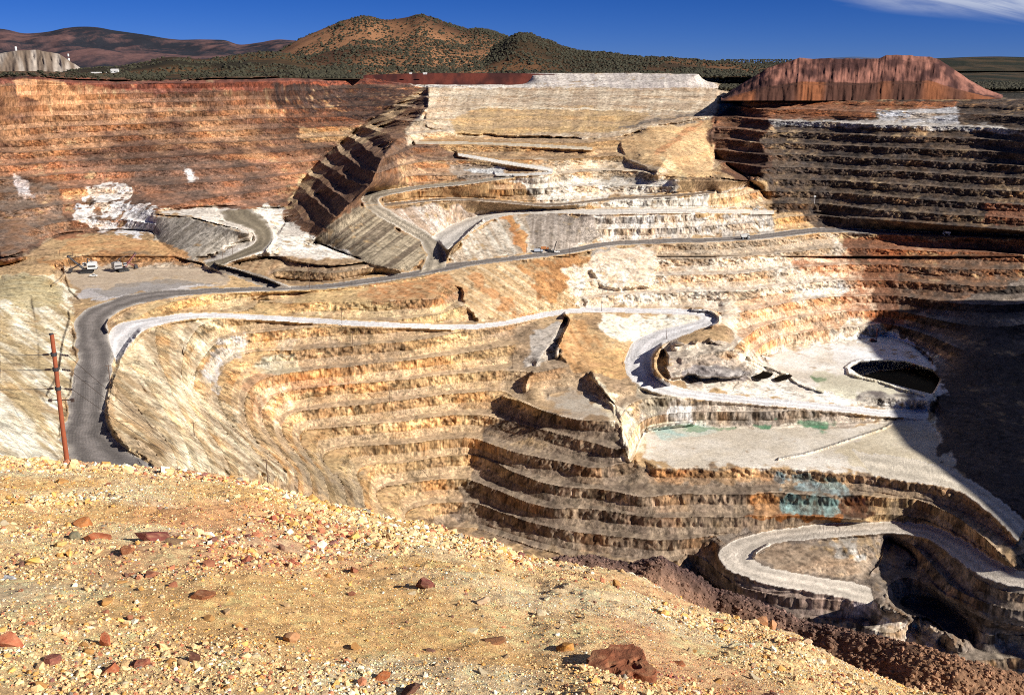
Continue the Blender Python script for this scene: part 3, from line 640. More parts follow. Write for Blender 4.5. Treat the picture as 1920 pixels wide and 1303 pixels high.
([(208,640),(262,622),(360,600),(470,604),(700,614),(870,620),(960,645),(945,735),(890,853),(860,950),(700,990),(540,890),(300,890),(205,790)],(220,180,122),(184,148,104),'v'),
([(208,640),(262,622),(360,602),(440,602),(430,640),(368,690),(370,745),(430,830),(480,895),(290,890),(230,830),(205,780)],(244,222,178),(190,158,112),'d1'),
([(420,640),(460,612),(470,640),(452,665),(415,690),(405,720),(418,770),(395,740),(385,690)],(214,206,200),(206,184,150),'s'),
([(360,740),(420,760),(470,830),(560,900),(470,895),(400,810)],(238,216,172),(186,154,112),1.3),
([(470,700),(600,700),(660,720),(540,745),(490,790),(470,760)],(226,164,100),(196,146,96),'v'),
([(480,720),(560,735),(530,800),(500,800)],(222,160,98),(240,204,150),'v'),
([(560,652),(600,640),(760,650),(700,700),(560,690)],(200,158,108),(160,132,98),'v'),
([(478,620),(555,626),(560,652),(450,660)],(230,180,110),(196,168,130),'v'),
([(475,680),(560,660),(560,695),(490,705)],(196,186,160),(190,170,130),'s'),
([(540,840),(660,860),(700,900),(660,960),(560,890)],(190,160,112),(160,136,104),'s'),
# banks between the roads on the left
([(200,604),(260,575),(350,556),(500,546),(700,532),(830,512),(880,600),(840,608),(560,596),(380,586),(240,602)],(224,190,130),(190,154,104),'v'),
([(700,532),(835,515),(880,560),(800,575),(660,560)],(200,136,80),(190,154,108),'v'),
([(1613,706),(1640,697),(1690,690),(1712,691),(1712,696),(1690,696),(1645,703),(1618,709)],(206,110,40),(180,92,36),'s'),
([(1518,705),(1560,710),(1545,717),(1525,715)],(112,140,100),(150,160,126),'s'),
([(1412,796),(1456,793),(1450,803),(1425,803)],(92,140,104),(140,166,132),'s'),
([(1488,796),(1568,791),(1560,800),(1548,811),(1520,804),(1500,801)],(80,134,98),(132,160,126),'s'),
# near western slope
([(-60,505),(110,520),(130,560),(140,620),(140,700),(118,780),(122,880),(-60,880)],(252,242,214),(196,170,122),'d2'),
([(-60,505),(100,520),(120,570),(60,580),(-60,540)],(206,190,146),(186,166,120),'s'),
([(125,500),(420,500),(430,530),(300,540),(160,560),(130,540)],(206,184,156),(186,164,138),'s'),
([(140,560),(160,545),(300,530),(420,528),(380,540),(260,545),(190,565)],(216,208,202),(190,182,178),'b'),
]
brk = n_v * 0.7 + n_s * 0.55 + n_b * 0.6
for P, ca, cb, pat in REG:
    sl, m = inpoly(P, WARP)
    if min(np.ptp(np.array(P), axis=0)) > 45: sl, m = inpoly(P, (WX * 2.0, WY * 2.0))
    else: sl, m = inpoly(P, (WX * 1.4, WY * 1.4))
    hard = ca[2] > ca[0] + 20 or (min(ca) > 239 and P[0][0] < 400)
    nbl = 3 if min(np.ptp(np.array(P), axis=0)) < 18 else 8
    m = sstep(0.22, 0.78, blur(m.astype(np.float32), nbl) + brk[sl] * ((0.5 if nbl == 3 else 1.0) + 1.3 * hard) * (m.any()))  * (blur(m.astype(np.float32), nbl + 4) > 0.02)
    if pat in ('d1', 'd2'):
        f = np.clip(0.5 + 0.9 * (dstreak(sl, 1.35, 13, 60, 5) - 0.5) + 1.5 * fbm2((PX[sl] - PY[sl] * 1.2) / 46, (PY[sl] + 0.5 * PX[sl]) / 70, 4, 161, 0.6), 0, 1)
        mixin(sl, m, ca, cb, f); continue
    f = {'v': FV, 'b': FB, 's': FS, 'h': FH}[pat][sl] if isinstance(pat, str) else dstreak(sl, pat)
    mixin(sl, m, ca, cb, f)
# level berms and talus carry dust of a duller, greyer tone
lum = COLR.mean(-1, keepdims=True)
dust = COLR * 0.60 + lum * np.array([1.04, 0.92, 0.76]) * 0.46
k = (BENCHF * 0.75 + TALUS * np.clip(0.55 + 0.5 * n_b, 0, 1))[..., None]
COLR = COLR * (1 - k) + dust * k
# seams, cracks and varnish streaks on the faces
crack = sstep(0.12, 0.42, n_v2 + 0.25 * n_v) * CLIFF
COLR *= (1 - 0.6 * crack)[..., None]
warm = (sstep(0.1, 0.45, n_b + 0.35 * n_v) * CLIFF * 0.35)[..., None]
COLR = COLR * (1 - warm) + COLR * np.array([1.08, 0.84, 0.6]) * warm
# every blasted face panel has its own ore colour
pn = noise3(X / 30, D / 30, kk * 7.31, 201) + 0.45 * noise3(X / 9, D / 9, kk * 3.7, 203); pn2 = noise3(X / 22 + 50, D / 22, kk * 5.17, 205) + 0.4 * noise3(X / 8, D / 8, kk * 4.1, 207)
fw = (CLIFF + 0.45 * TALUS)
def panel(mask, fac, st):
    global COLR
    m_ = (mask * fw * st)[..., None]; COLR = COLR * (1 - m_) + COLR * np.array(fac) * m_
panel(sstep(0.15, 0.5, pn), (1.12, 0.86, 0.58), 0.75)
panel(sstep(0.15, 0.5, -pn), (0.58, 0.60, 0.64), 0.75)
panel(sstep(0.2, 0.5, pn2), (1.40, 1.42, 1.42), 0.7)
panel(sstep(0.25, 0.55, -pn2), (0.72, 0.66, 0.58), 0.8)
edge_lit = TM * sstep(0.93, 0.97, t) * np.clip(0.6 + noise3(X / 25, D / 25, kk * 2.1, 211), 0, 1)  # sunlit lip of each bench, painted as a lighter line
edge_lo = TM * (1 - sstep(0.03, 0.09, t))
COLR *= (1 + 0.40 * edge_lit - 0.35 * edge_lo)[..., None]
lum = COLR.mean(-1, keepdims=True)
COLR = lum + (COLR - lum) * 0.90                       # weathered, slightly greyed rock
pale = sstep(0.16, 0.42, fbm3(X / 5, D / 5, Z / 16, 3, 141, 0.6) - 0.1 * n_b)[..., None] * 0.45 * (1 - fl * 0.7)[..., None]
COLR = COLR * (1 - pale) + (COLR * 1.5 + 0.03) * pale
drk = sstep(0.14, 0.40, fbm3(X / 4, D / 4, Z / 14, 3, 145, 0.6))[..., None] * 0.42 * (1 - fl * 0.8)[..., None]
COLR *= 1 - drk
COLR *= (1 + (0.36 * n_s + 0.26 * n_v) * (1 - fl * 0.55))[..., None]
COLR *= (1 + 0.30 * noise3(Xp / 1.9, D2 / 1.9, Zp / 1.9, 151) * (1 - fl * 0.88))[..., None]
sl, m = inpoly([(1655,630),(1700,590),(1995,500),(1995,1000),(1840,925),(1755,850),(1745,790),(1765,745),(1745,690)], WARP)  # painted shading inside the shadowed wall: ledges lightened, cliffs darkened
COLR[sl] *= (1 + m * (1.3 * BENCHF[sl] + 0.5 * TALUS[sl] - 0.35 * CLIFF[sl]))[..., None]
# haul roads
ROADC = {1: (134,126,120), 2: (232,228,226), 3: (168,156,138), 4: (230,222,210), 5: (140,122,104), 6: (206,190,164), 7: (230,224,214), 8: (140,128,108), 9: (222,210,190), 10: (214,202,186), 11: (140,128,116)}
for rid, c in ROADC.items():
    m = ROADM == rid
    lt = LAT[m]; x = X[m]; y = D[m]
    trk = 0.94 + (0.24 if rid in (1, 3) else 0.17) * np.cos((lt - 0.5) * 13.0 + 1.2 * noise2(x / 40, y / 40, 3)) * np.exp(-((lt - 0.5) / 0.42) ** 4)
    edge_ = np.clip((np.abs(lt - 0.5) - 0.36) / 0.14, 0, 1)
    c3 = lin(c)[None] * (trk * (1 + 0.22 * fbm2(x / 9, y / 9, 3, 171)))[:, None]
    dustc = lin((214, 204, 190))[None]
    e = (edge_ * 0.8 * np.clip(0.7 + noise2(x / 12, y / 12, 173), 0, 1))[:, None]
    COLR[m] = c3 * (1 - e) + dustc * e
# roads laid over flats: dark compacted pad, pale mineral stains
for P, c, st in [([(165,548),(220,532),(330,524),(400,530),(300,540),(200,556)],(150,142,134),0.7),
                 ([(1270,800),(1380,800),(1375,806),(1290,808)],(112,150,110),0.6)]:
    sl, m = inpoly(P, WARP); mixin(sl, m, c, c, FB[sl], st)
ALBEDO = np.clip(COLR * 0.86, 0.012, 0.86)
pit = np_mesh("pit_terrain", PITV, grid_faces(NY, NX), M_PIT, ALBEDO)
tag(pit, "terraced open pit of tan and cream rock benches with haul roads winding through it", "terrain", kind="structure")
# the eastern wall carried on past the right of the view up to its rim
er = np.arange(0, NY, 3); E = PITV[er, -1]; ey = gy[er]
TG = np.array([(129,5200,4500,-18),(150,1400,2300,-36),(200,980,1170,-78),(252,1000,980,-100),(330,1000,950,-150),(440,960,890,-220),(486,880,890,-170),(500,845,858,-40),(514,828,836,6),(535,816,806,4),(640,808,770,-8),(800,795,650,-4),(970,775,500,-6),(1100,772,420,-18),(1331,770,320,-30)], float)
T = np.stack([np.interp(ey, TG[:, 0], TG[:, k]) for k in (1, 2, 3)], -1)
tt = np.concatenate([np.linspace(0, 1, 130), 1 + np.linspace(0.02, 0.8, 14)])
ze = np.clip(tt, 0, 1); pr = 0.55 * ze ** 1.15 + 0.45 * ze ** 2.4
rise = np.clip((T[:, 2] - E[:, 2]) / 60, 0, 1)[:, None]
zz = E[:, 2:3] + (T[:, 2:3] - E[:, 2:3]) * (pr[None] * rise + ze[None] * (1 - rise))
zt = np.floor(zz / H) * H + H * sstep(0.25, 1.0, zz / H - np.floor(zz / H))
wgt = (sstep(0, 0.12, tt) * (1 - sstep(0.93, 1.0, tt)))[None] * np.ones_like(zz)
zz = zz + (zt - zz) * wgt
XE = E[:, 0:1] + (T[:, 0:1] - E[:, 0:1]) * tt[None]; YE = E[:, 1:2] + (T[:, 1:2] - E[:, 1:2]) * np.minimum(tt, 1.0)[None]
XE = XE + fbm2(YE / 22, zz / 16, 3, 181) * 5 * wgt; zz = zz + fbm2(XE / 30, YE / 30, 3, 183) * 2.0 * wgt
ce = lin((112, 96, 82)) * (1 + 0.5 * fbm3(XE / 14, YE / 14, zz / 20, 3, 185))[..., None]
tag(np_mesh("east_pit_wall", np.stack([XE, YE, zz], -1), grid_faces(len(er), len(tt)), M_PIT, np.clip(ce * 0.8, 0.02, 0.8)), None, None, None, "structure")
def ground(px, py):
    return PITV[int(iy_of(py)), int(ix_of(px))].copy()
# ------------------------------------------------------------------ plateau, hills, dumps beyond the rim
def hill(name, sil, d1, prof, zb, cfun, xs_step=3.0, noise=0.10, nscale=260.0, label=None, seed=0, rows=70, mat=None, spur=0.0, gully=0.0):
    sil = np.array(sil, float); xs = np.arange(sil[0, 0], sil[-1, 0] + 0.1, xs_step)
    C = cr(sil, 8) if not gully else sil; yt = np.interp(xs, C[:, 0], C[:, 1])
    if gully: yt = yt + 1.1 * fbm2(xs / 9, xs * 0, 3, 231 + seed)
    st = s_of_y(yt); zr = -st * d1; h = np.maximum(zr - zb, 0.0)
    prof = np.array(prof, float)
    dd = np.interp(np.linspace(0, 1, rows), np.linspace(0, 1, len(prof)), prof[:, 0]); fr = np.interp(dd, prof[:, 0], prof[:, 1])
    u = (xs - 960) / FPX * xfac(st)
    Dg = d1 + dd[:, None] + 0 * xs[None]; Xg = u[None] * Dg
    n = fbm2(Xg / nscale, Dg / nscale, 5, 201 + seed, 0.55)
    sp = (1 - 2 * np.abs(fbm2(Xg / (nscale * 1.3), Dg / (nscale * 3.0), 3, 221 + seed)))
    body = (fr * (1 - fr) * 4)[:, None] * 0.5 + 0.12 * fr[:, None]
    Zg = zb + h[None] * np.clip(fr[:, None] * 1.0 + body * (n * noise * 3 + sp * spur), 0, 2)
    if gully:
        gn = fbm2(np.broadcast_to(xs[None] / 11.0, Dg.shape), fr[:, None] * 1.5 + 0 * Dg, 4, 241 + seed, 0.6)
        Dg = Dg + gully * gn * (fr * (1.15 - fr) * 4)[:, None] - 2.0 * gully * np.abs(fbm2(xs / 16, xs * 0, 3, 251 + seed))[None] * (1 - fr[:, None]) ** 3; Xg = u[None] * Dg
    V = np.stack([Xg, Dg, Zg], -1)
    col = cfun(V, fr[:, None] + 0 * Xg, n, xs)
    o = np_mesh(name, V, grid_faces(rows, len(xs)), mat or M_HILL, np.clip(col * 0.78, 0.008, 0.85), smooth=True)
    tag(o, label, None, None, "structure")
    return V, o
def mixc(a, b, f): return lin(a) * (1 - f[..., None]) + lin(b) * f[..., None]
# wide ground sheet reaching the horizon
dr = np.geomspace(3600, 60000, 40); ur = np.linspace(-1.6, 2.6, 90)
DG, UG = np.meshgrid(dr, ur, indexing='ij')
ZG = -24 - 0 * DG + 6 * fbm2(UG * DG / 900, DG / 900, 3, 5)
cg = mixc((96, 84, 60), (60, 62, 44), np.clip(0.5 + 1.2 * fbm2(UG * DG / 300, DG / 300, 4, 6), 0, 1))
tag(np_mesh("plateau_ground", np.stack([UG * DG, DG, ZG], -1), grid_faces(40, 90), M_HILL, cg * 0.7, True), kind="structure")
def c_far(V, fr, n, xs):
    f = np.clip(0.25 + 1.3 * n + 1.3 * fbm2(V[..., 0] / 110, V[..., 1] / 300, 5, 9, 0.75), 0, 1)
    return mixc((44, 46, 54), (118, 88, 84), f)
hill("far_mountains", [(-260,60),(-100,52),(0,55),(45,63),(90,59),(130,52),(178,50),(220,58),(270,65),(330,75),(380,75),(420,77),(450,86),(490,82),(530,77),(600,85),(720,118)], 9000,
     [(-3500,0),(-2200,0.25),(-1000,0.6),(0,1),(1500,0.3),(2500,0)], -30, c_far, noise=0.2, nscale=900, seed=1, rows=170, xs_step=1.2, spur=0.25, label="dark purple brown mountain range on the left skyline")
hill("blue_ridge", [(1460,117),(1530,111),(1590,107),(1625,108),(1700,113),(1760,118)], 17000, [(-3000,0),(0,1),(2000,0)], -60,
     lambda V, fr, n, xs: mixc((70, 92, 130), (84, 104, 140), np.clip(0.5 + n, 0, 1)), label="thin blue ridge far off behind the red dump")  # distance haze painted into the ridge as blue
def c_forest(V, fr, n, xs):
    f = np.clip(0.3 + 1.4 * fbm2(V[..., 0] / 60, V[..., 1] / 130, 4, 12), 0, 1)
    return mixc((38, 42, 30), (84, 68, 48), f)
hill("forest_ridge", [(1346,121),(1400,119),(1500,116),(1600,113),(1700,112),(1760,109),(1860,106),(1960,108),(2100,104),(2300,110),(2700,120)], 5200,
     [(-3080,0.0),(-2600,0.05),(-1500,0.3),(0,1),(1500,0.2)], -45, c_forest, noise=0.08, nscale=600, seed=2, label="dark forested rise stretching across the right skyline")
def c_hill1(V, fr, n, xs):
    f = np.clip(0.35 + 1.5 * n + 0.8 * sstep(560, 1000, xs)[None] - 0.15, 0, 1)
    return mixc((164, 118, 84), (84, 60, 44), f)
HV1, _ = hill("brown_hill", [(410,137),(470,122),(520,98),(560,75),(600,57),(650,38),(685,31),(720,38),(760,36),(790,30),(830,42),(870,55),(910,57),(945,67),(1000,86),(1060,110),(1110,136)], 3300,
     [(-1000,0),(-800,0.10),(-450,0.45),(-150,0.82),(0,1),(500,0.6),(1100,0)], -24, c_hill1, noise=0.10, nscale=330, seed=3, spur=0.14, rows=110, label="twin peaked tan hill dotted with bushes above the far rim")
def c_hill2(V, fr, n, xs):
    return mixc((122, 86, 58), (66, 52, 36), np.clip(0.5 + 1.6 * n, 0, 1))
HV2, _ = hill("bushy_hill", [(840,140),(890,112),(945,76),(980,62),(1030,78),(1080,95),(1130,98),(1200,107),(1250,108),(1310,113),(1400,119),(1450,126)], 3000,
     [(-700,0),(-600,0.12),(-300,0.5),(0,1),(450,0.5),(900,0)], -26, c_hill2, noise=0.10, nscale=240, seed=4, spur=0.12, rows=90, label="darker bush covered hill right of the twin peaked hill")
HV3, _ = hill("wooded_foothill", [(60,142),(160,130),(220,126),(270,118),(320,107),(380,112),(430,106),(490,98),(540,102),(600,120),(680,140)], 2700,
     [(-900,0),(-500,0.2),(0,1),(400,0.5),(800,0)], -24, lambda V, fr, n, xs: mixc((112, 82, 54), (54, 48, 34), np.clip(0.6 + 1.5 * n, 0, 1)), noise=0.12, nscale=200, seed=5, spur=0.1, rows=60, label="low wooded foothill behind the left rim")
def c_greydump(V, fr, n, xs):
    st = np.clip(0.5 + 2.0 * noise2(np.broadcast_to(xs[None] / 9, fr.shape), fr * 0.7, 3), 0, 1)
    return mixc((176, 164, 152), (124, 108, 94), st)
hill("grey_waste_dump", [(-200,98),(-80,100),(0,101),(30,95),(55,94),(72,94),(100,100),(108,101),(120,108),(135,118),(152,128)], 2750,
     [(-75,0),(0,1),(160,1),(240,0)], -22, c_greydump, noise=0.02, nscale=60, seed=6, rows=40, xs_step=1.5, gully=14.0, label="pale grey waste dump on the far left")
def c_reddump(V, fr, n, xs):
    xx = np.broadcast_to(xs[None], fr.shape)
    f = np.clip(0.5 + 1.3 * fbm2(xx / 60, fr * 2.4, 3, 15) + 1.1 * fbm2(xx / 9, fr * 5.0, 4, 16), 0, 1)
    c = mixc((160, 110, 94), (76, 50, 46), f)
    lo = mixc((142, 88, 58), (84, 56, 46), np.clip(0.5 + 2.2 * noise2(xx / 45, fr * 0 + 1, 17), 0, 1))
    m = (fr < 0.40)[..., None]
    return np.where(m, lo, c)
hill("red_waste_dump", [(1352,186),(1375,170),(1405,150),(1440,128),(1455,123),(1492,112),(1500,109),(1515,111),(1600,110),(1648,110),(1662,104),(1700,104),(1745,107),(1760,112),(1785,128),(1815,150),(1845,168),(1885,184)], 1760,
     [(-150,0),(-112,0.36),(-92,0.37),(-30,0.86),(-14,0.87),(0,1),(90,1.0),(170,0)], -53.5, c_reddump, noise=0.03, nscale=40, seed=7, rows=120, xs_step=1.2, gully=6.0, label="long flat topped reddish purple waste dump on the right rim")
def c_redbank(V, fr, n, xs):
    return mixc((106, 54, 44), (68, 38, 36), np.clip(0.5 + 1.8 * fbm2(np.broadcast_to(xs[None] / 14, fr.shape), fr, 3, 19), 0, 1))
hill("red_bank", [(560,150),(620,145),(700,141),(800,138),(880,138),(960,138),(1010,139),(1040,140)], 2150,
     [(-45,0),(0,1),(60,1),(90,0)], -46, c_redbank, noise=0.03, nscale=40, seed=8, rows=30, xs_step=1.5, label="deep red earth bank under the brown hill")
# bushes and junipers
M_LEAF = flat_mat("juniper_leaf", (0.030, 0.027, 0.012), 0.9, 0, 0.45, 0.25)
M_BARK = flat_mat("juniper_bark", (0.11, 0.08, 0.06), 0.9)
def ico():
    p = (1 + 5 ** .5) / 2
    V = np.array([(-1,p,0),(1,p,0),(-1,-p,0),(1,-p,0),(0,-1,p),(0,1,p),(0,-1,-p),(0,1,-p),(p,0,-1),(p,0,1),(-p,0,-1),(-p,0,1)], float)
    V /= np.linalg.norm(V[0])
    F = np.array([(0,11,5),(0,5,1),(0,1,7),(0,7,10),(0,10,11),(1,5,9),(5,11,4),(11,10,2),(10,7,6),(7,1,8),(3,9,4),(3,4,2),(3,2,6),(3,6,8),(3,8,9),(4,9,5),(2,4,11),(6,2,10),(8,6,7),(9,8,1)])
    return V, F
def subdiv(V, F):
    V = list(map(tuple, V)); cache = {}; out = []
    def mid(a, b):
        k = (min(a, b), max(a, b))
        if k not in cache:
            m = np.array(V[a]) + np.array(V[b]); m /= np.linalg.norm(m); V.append(tuple(m)); cache[k] = len(V) - 1
        return cache[k]
    for a, b, c in F:
        x, y, z = mid(a, b), mid(b, c), mid(c, a); out += [(a, x, z), (b, y, x), (c, z, y), (x, y, z)]
    return np.array(V), np.array(out)
ICO_V, ICO_F = ico()
def merge_blobs(pos, size, rng, jit=0.35, flat=0.8):
    n = len(pos); B = ICO_V[None] * (1 + jit * (rng.rand(n, 12, 1) * 2 - 1)) * size[:, None, None] * np.array([1, 1, flat])
    a = rng.rand(n) * 6.28; c, s = np.cos(a)[:, None], np.sin(a)[:, None]
    x = B[..., 0] * c - B[..., 1] * s; y = B[..., 0] * s + B[..., 1] * c
    V = np.stack([x, y, B[..., 2]], -1) + pos[:, None]
    F = ICO_F[None] + (np.arange(n) * 12)[:, None, None]
    return V.reshape(-1, 3), F.reshape(-1, 3)
rng = np.random.RandomState(3)
def surf_pts(V, n, rng, keep):
    ny, nx = V.shape[:2]; i = rng.rand(n) * (ny - 1.01); j = rng.rand(n) * (nx - 1.01)
    i0 = i.astype(int); j0 = j.astype(int); fi = (i - i0)[:, None]; fj = (j - j0)[:, None]
    P = (V[i0, j0] * (1 - fi) + V[i0 + 1, j0] * fi) * (1 - fj) + (V[i0, j0 + 1] * (1 - fi) + V[i0 + 1, j0 + 1] * fi) * fj
    k = keep(P, i / ny, j / nx); return P[k]
def k1(P, i, j):
    d = 0.40 + 1.5 * fbm2(P[:, 0] / 130, P[:, 1] / 240, 4, 31) + 0.55 * sstep(0.35, 0.75, j)
    return rng.rand(len(P)) < d
b1 = surf_pts(HV1[:75], 24000, rng, k1); b2 = surf_pts(HV2[:65], 17000, rng, lambda P, i, j: rng.rand(len(P)) < 0.75 + 1.4 * fbm2(P[:, 0] / 100, P[:, 1] / 180, 3, 33))
b3 = surf_pts(HV3[:50], 12000, rng, lambda P, i, j: rng.rand(len(P)) < 0.62 + 2.0 * fbm2(P[:, 0] / 110, P[:, 1] / 160, 3, 35))
bp = np.concatenate([b1, b2, b3]); bs = 1.2 + 4.2 * rng.rand(len(bp)) ** 3
V, F = merge_blobs(bp + np.array([0, 0, 0.8]), bs, rng)
tag(np_mesh("hillside_scrub", V, F, M_LEAF), "dark green scrub scattered over the hills above the rim", None, None, "stuff")
# forest on the right rise and on the plateau behind the rim
n = 16000; pxr = 1350 + rng.rand(n) * 640; dd_ = 2000 + rng.rand(n) ** 1.5 * 3300
bpts = []
zf = lambda d: np.interp(d, [1850, 2600, 3700, 5200], [-45, -43, -31, 24])
uu = (pxr - 960) / FPX * xfac(0.02)
bp = np.stack([uu * dd_, dd_, zf(dd_) + 0.5], -1)
V, F = merge_blobs(bp, 2.2 + 2.6 * rng.rand(n), rng)
tag(np_mesh("rim_forest", V, F, M_LEAF), "dense dark scrub forest filling the plain on the right", None, None, "stuff")
# individual junipers along the left rim
def juniper_mesh(seed):
    r = np.random.RandomState(seed); nb_ = 26
    p = r.normal(size=(nb_, 3)); p /= np.linalg.norm(p, axis=1)[:, None]; p *= (r.rand(nb_, 1) ** 0.4) * np.array([1.0, 1.0, 0.75]); p[:, 2] += 1.15
    V, F = merge_blobs(p, 0.26 + 0.2 * r.rand(nb_), r, 0.4, 0.85)
    t = np.linspace(0, 6.28, 6, endpoint=False); tr = np.concatenate([np.stack([np.cos(t) * .14, np.sin(t) * .14, 0 * t - .3], -1), np.stack([np.cos(t) * .06 + .05, np.sin(t) * .06, 0 * t + 1.0], -1)])
    return V, F, tr
JM = []
for sd in range(5):
    V, F, tr = juniper_mesh(sd + 50)
    q = [(a, (a + 1) % 6, 6 + (a + 1) % 6) for a in range(6)] + [(a, 6 + (a + 1) % 6, 6 + a) for a in range(6)]
    o = np_mesh("juniper", np.concatenate([V, tr]), np.concatenate([F, np.array(q) + len(V)]), M_LEAF)
    o.data.materials.append(M_BARK)
    mi = np.zeros(len(F) + 12, np.int32); mi[len(F):] = 1; o.data.polygons.foreach_set("material_index", mi)
    JM.append(o)
cnt = 0
rimx = np.array([-60, 0, 60, 120, 180, 300, 400, 520, 640, 760]); rimy = np.array([150, 147, 146, 150, 153, 154, 150, 146, 140, 138])
while cnt < 280:
    px = rng.rand() * 780 - 20; off = rng.rand() ** 1.6
    yb = np.interp(px, rimx, rimy) - 1.0 - off * 13
    if yb < 131: continue
    if fbm2(np.array([px / 60.0]), np.array([yb / 6.0]), 2, 44)[0] < -0.12: continue
    g = ground(px, yb)
    if g[1] < 1300 or g[1] > 3600: continue
    o = JM[cnt] if cnt < 5 else JM[cnt % 5].copy()
    if cnt >= 5: COL.objects.link(o)
    o.location = g; sc = (1.6 + 1.6 * rng.rand()) * (g[1] / 1700) ** 0.35; o.scale = (sc * 1.1, sc * 1.1, sc); o.rotation_euler = (0, 0, rng.rand() * 6.28)
    tag(o, "dark green juniper bush on the plain behind the left pit rim", "bush", "junipers along the left rim")
    cnt += 1
# ------------------------------------------------------------------ the near slope of loose gravel
CREST_FG = np.array([(-120,838),(0,851),(100,862),(200,869),(300,876),(350,880),(430,890),(500,905),(560,926),(620,950),(700,966),(760,979),(830,991),(900,1008),(940,1020),(965,1041),(1000,1054),(1060,1061),(1100,1070),(1160,1086),(1220,1112),(1290,1150),(1340,1170),(1400,1184),(1500,1212),(1560,1250),(1640,1290),(1700,1312),(1800,1330),(2050,1380)], float)
CREST_FG[:, 1] += np.interp(CREST_FG[:, 0], [0, 900, 1150, 1500], [6, 5, -8, -16])
_cx = np.arange(-400, 2400, 5.0); _cy = np.interp(_cx, CREST_FG[:, 0], CREST_FG[:, 1]); _cs = _cy.copy()
for _ in range(160): _cs[1:-1] = 0.5 * _cs[1:-1] + 0.25 * (_cs[:-2] + _cs[2:])
def fg_par(c):
    yc = np.interp(c, _cx, _cs); sc = s_of_y(yc)
    dc = np.interp(c, [-100, 0, 500, 900, 1100, 1300, 1500, 1700, 2000], [19, 18, 15.5, 12, 10, 9, 8.2, 7.2, 6.5])
    b = 1.6 / dc ** 2; a = sc - 3.2 / dc
    u = (c - 960) / FPX * xfac(sc)
    return a, b, u, dc
def fg_z(c, d):
    a, b, u, dc = fg_par(c)
    res = s_of_y(np.interp(c, _cx, _cy)) - s_of_y(np.interp(c, _cx, _cs))      # the broken crest line itself
    z = -(1.6 + a * d + b * d * d) - res * d * sstep(0.35, 1.0, d / dc)
    x = u * d
    z = z + 0.018 * fbm2(x / 0.3, d / 0.3, 3, 305) * np.clip(d / 4, 0.4, 2.0) + 0.05 * fbm2(x / 1.1, d / 1.1, 4, 301) * np.clip(d / 4, 0.3, 2.2) + 0.012 * fbm2(x / 0.12, d / 0.12, 3, 311) * np.clip(d / 3, 0.6, 3)
    return x, z
def fg_at(px, py):                   # point of the near slope seen at a photo pixel
    s = float(s_of_y(py)); c = px
    for _ in range(6):
        a, b, u, dc = fg_par(np.array([c], float)); t = (px - 960) / FPX * xfac(s)
        yc = np.interp(c, _cx, _cs); c = 960 + t * FPX / xfac(float(s_of_y(yc)))
    a, b, u, dc = [float(v[0]) for v in fg_par(np.array([c], float))]
    disc = max((s - a) ** 2 - 6.4 * b, 0.0)
    d = ((s - a) - math.sqrt(disc)) / (2 * b)
    d = min(d, dc)
    x, z = fg_z(np.array([c], float), np.array([d])); return np.array([x[0], d, z[0]]), c, d
cs = np.arange(-110, 2040, 2.6); ds = np.concatenate([np.geomspace(1.5, 24, 620), np.geomspace(24.3, 75, 60)])
CG, DGf = np.meshgrid(cs, ds); XF, ZF = fg_z(CG, DGf)
def fg_tone(x, d, c):                # zones of tan, ochre and rusty red stone
    red = sstep(0.0, 0.35, fbm2(x / 1.6, d / 2.2, 3, 321) + 0.55 * np.exp(-(((c - 330) / 190) ** 2)) * sstep(9, 13, d) * 1.0 - 0.12) 
    och = sstep(0.0, 0.4, fbm2(x / 1.3 + 9, d / 1.6, 3, 331) + 0.25 * sstep(1150, 1450, c))
    pale = sstep(0.05, 0.4, fbm2(x / 1.2 + 4, d / 1.0, 3, 341) + 0.22 * np.exp(-(((c - 900) / 260) ** 2)))
    return red, och, pale
red, och, pale = fg_tone(XF, DGf, CG)
cf = np.ones(XF.shape + (3,)) * lin((240, 200, 146))
cf = cf * (1 - 0.42 * och[..., None]) + lin((220, 164, 88)) * 0.42 * och[..., None]
cf = cf * (1 - 0.55 * pale[..., None]) + lin((232, 212, 176)) * 0.55 * pale[..., None]
cf = cf * (1 - 0.36 * red[..., None]) + lin((214, 142, 112)) * 0.36 * red[..., None]
cf *= (1 + 0.35 * fbm2(XF / 0.05, DGf / 0.05, 2, 351) + 0.2 * fbm2(XF / 0.3, DGf / 0.3, 3, 353))[..., None]
fgo = np_mesh("gravel_slope", np.stack([XF, DGf, ZF], -1), grid_faces(len(ds), len(cs)), M_FG, np.clip(cf * 0.95, 0.02, 0.8))
tag(fgo, "sunlit slope of loose tan gravel at the pit edge", None, None, "structure")
# rough earth berm beyond the crest on the right
BR = np.array([(960,1100),(1000,1062),(1020,1050),(1060,1043),(1110,1040),(1180,1056),(1215,1046),(1240,1040),(1280,1064),(1320,1085),(1340,1102),(1380,1115),(1450,1137),(1523,1168),(1590,1182),(1640,1188),(1707,1205),(1763,1222),(1813,1237),(1917,1264),(2060,1300)], float)
bc = np.arange(965, 2050, 2.4); by = np.interp(bc, BR[:, 0], BR[:, 1]) + 3 * fbm2(bc / 18, bc * 0, 3, 361); bs_ = s_of_y(by)
bu = (bc - 960) / FPX * xfac(bs_)
rel = np.concatenate([np.linspace(-10, -1.9, 60), np.linspace(-1.85, 0, 110)[0:], np.linspace(0.06, 9, 50)])
dr_ = 24.0 - 4.5 * sstep(1300, 1900, bc)
Db = dr_[None] + rel[:, None]; Xb = bu[None] * Db
drop = np.where(rel < -1.85, 1.0, np.where(rel < 0, sstep(0, -1.85, rel), 0))[:, None]
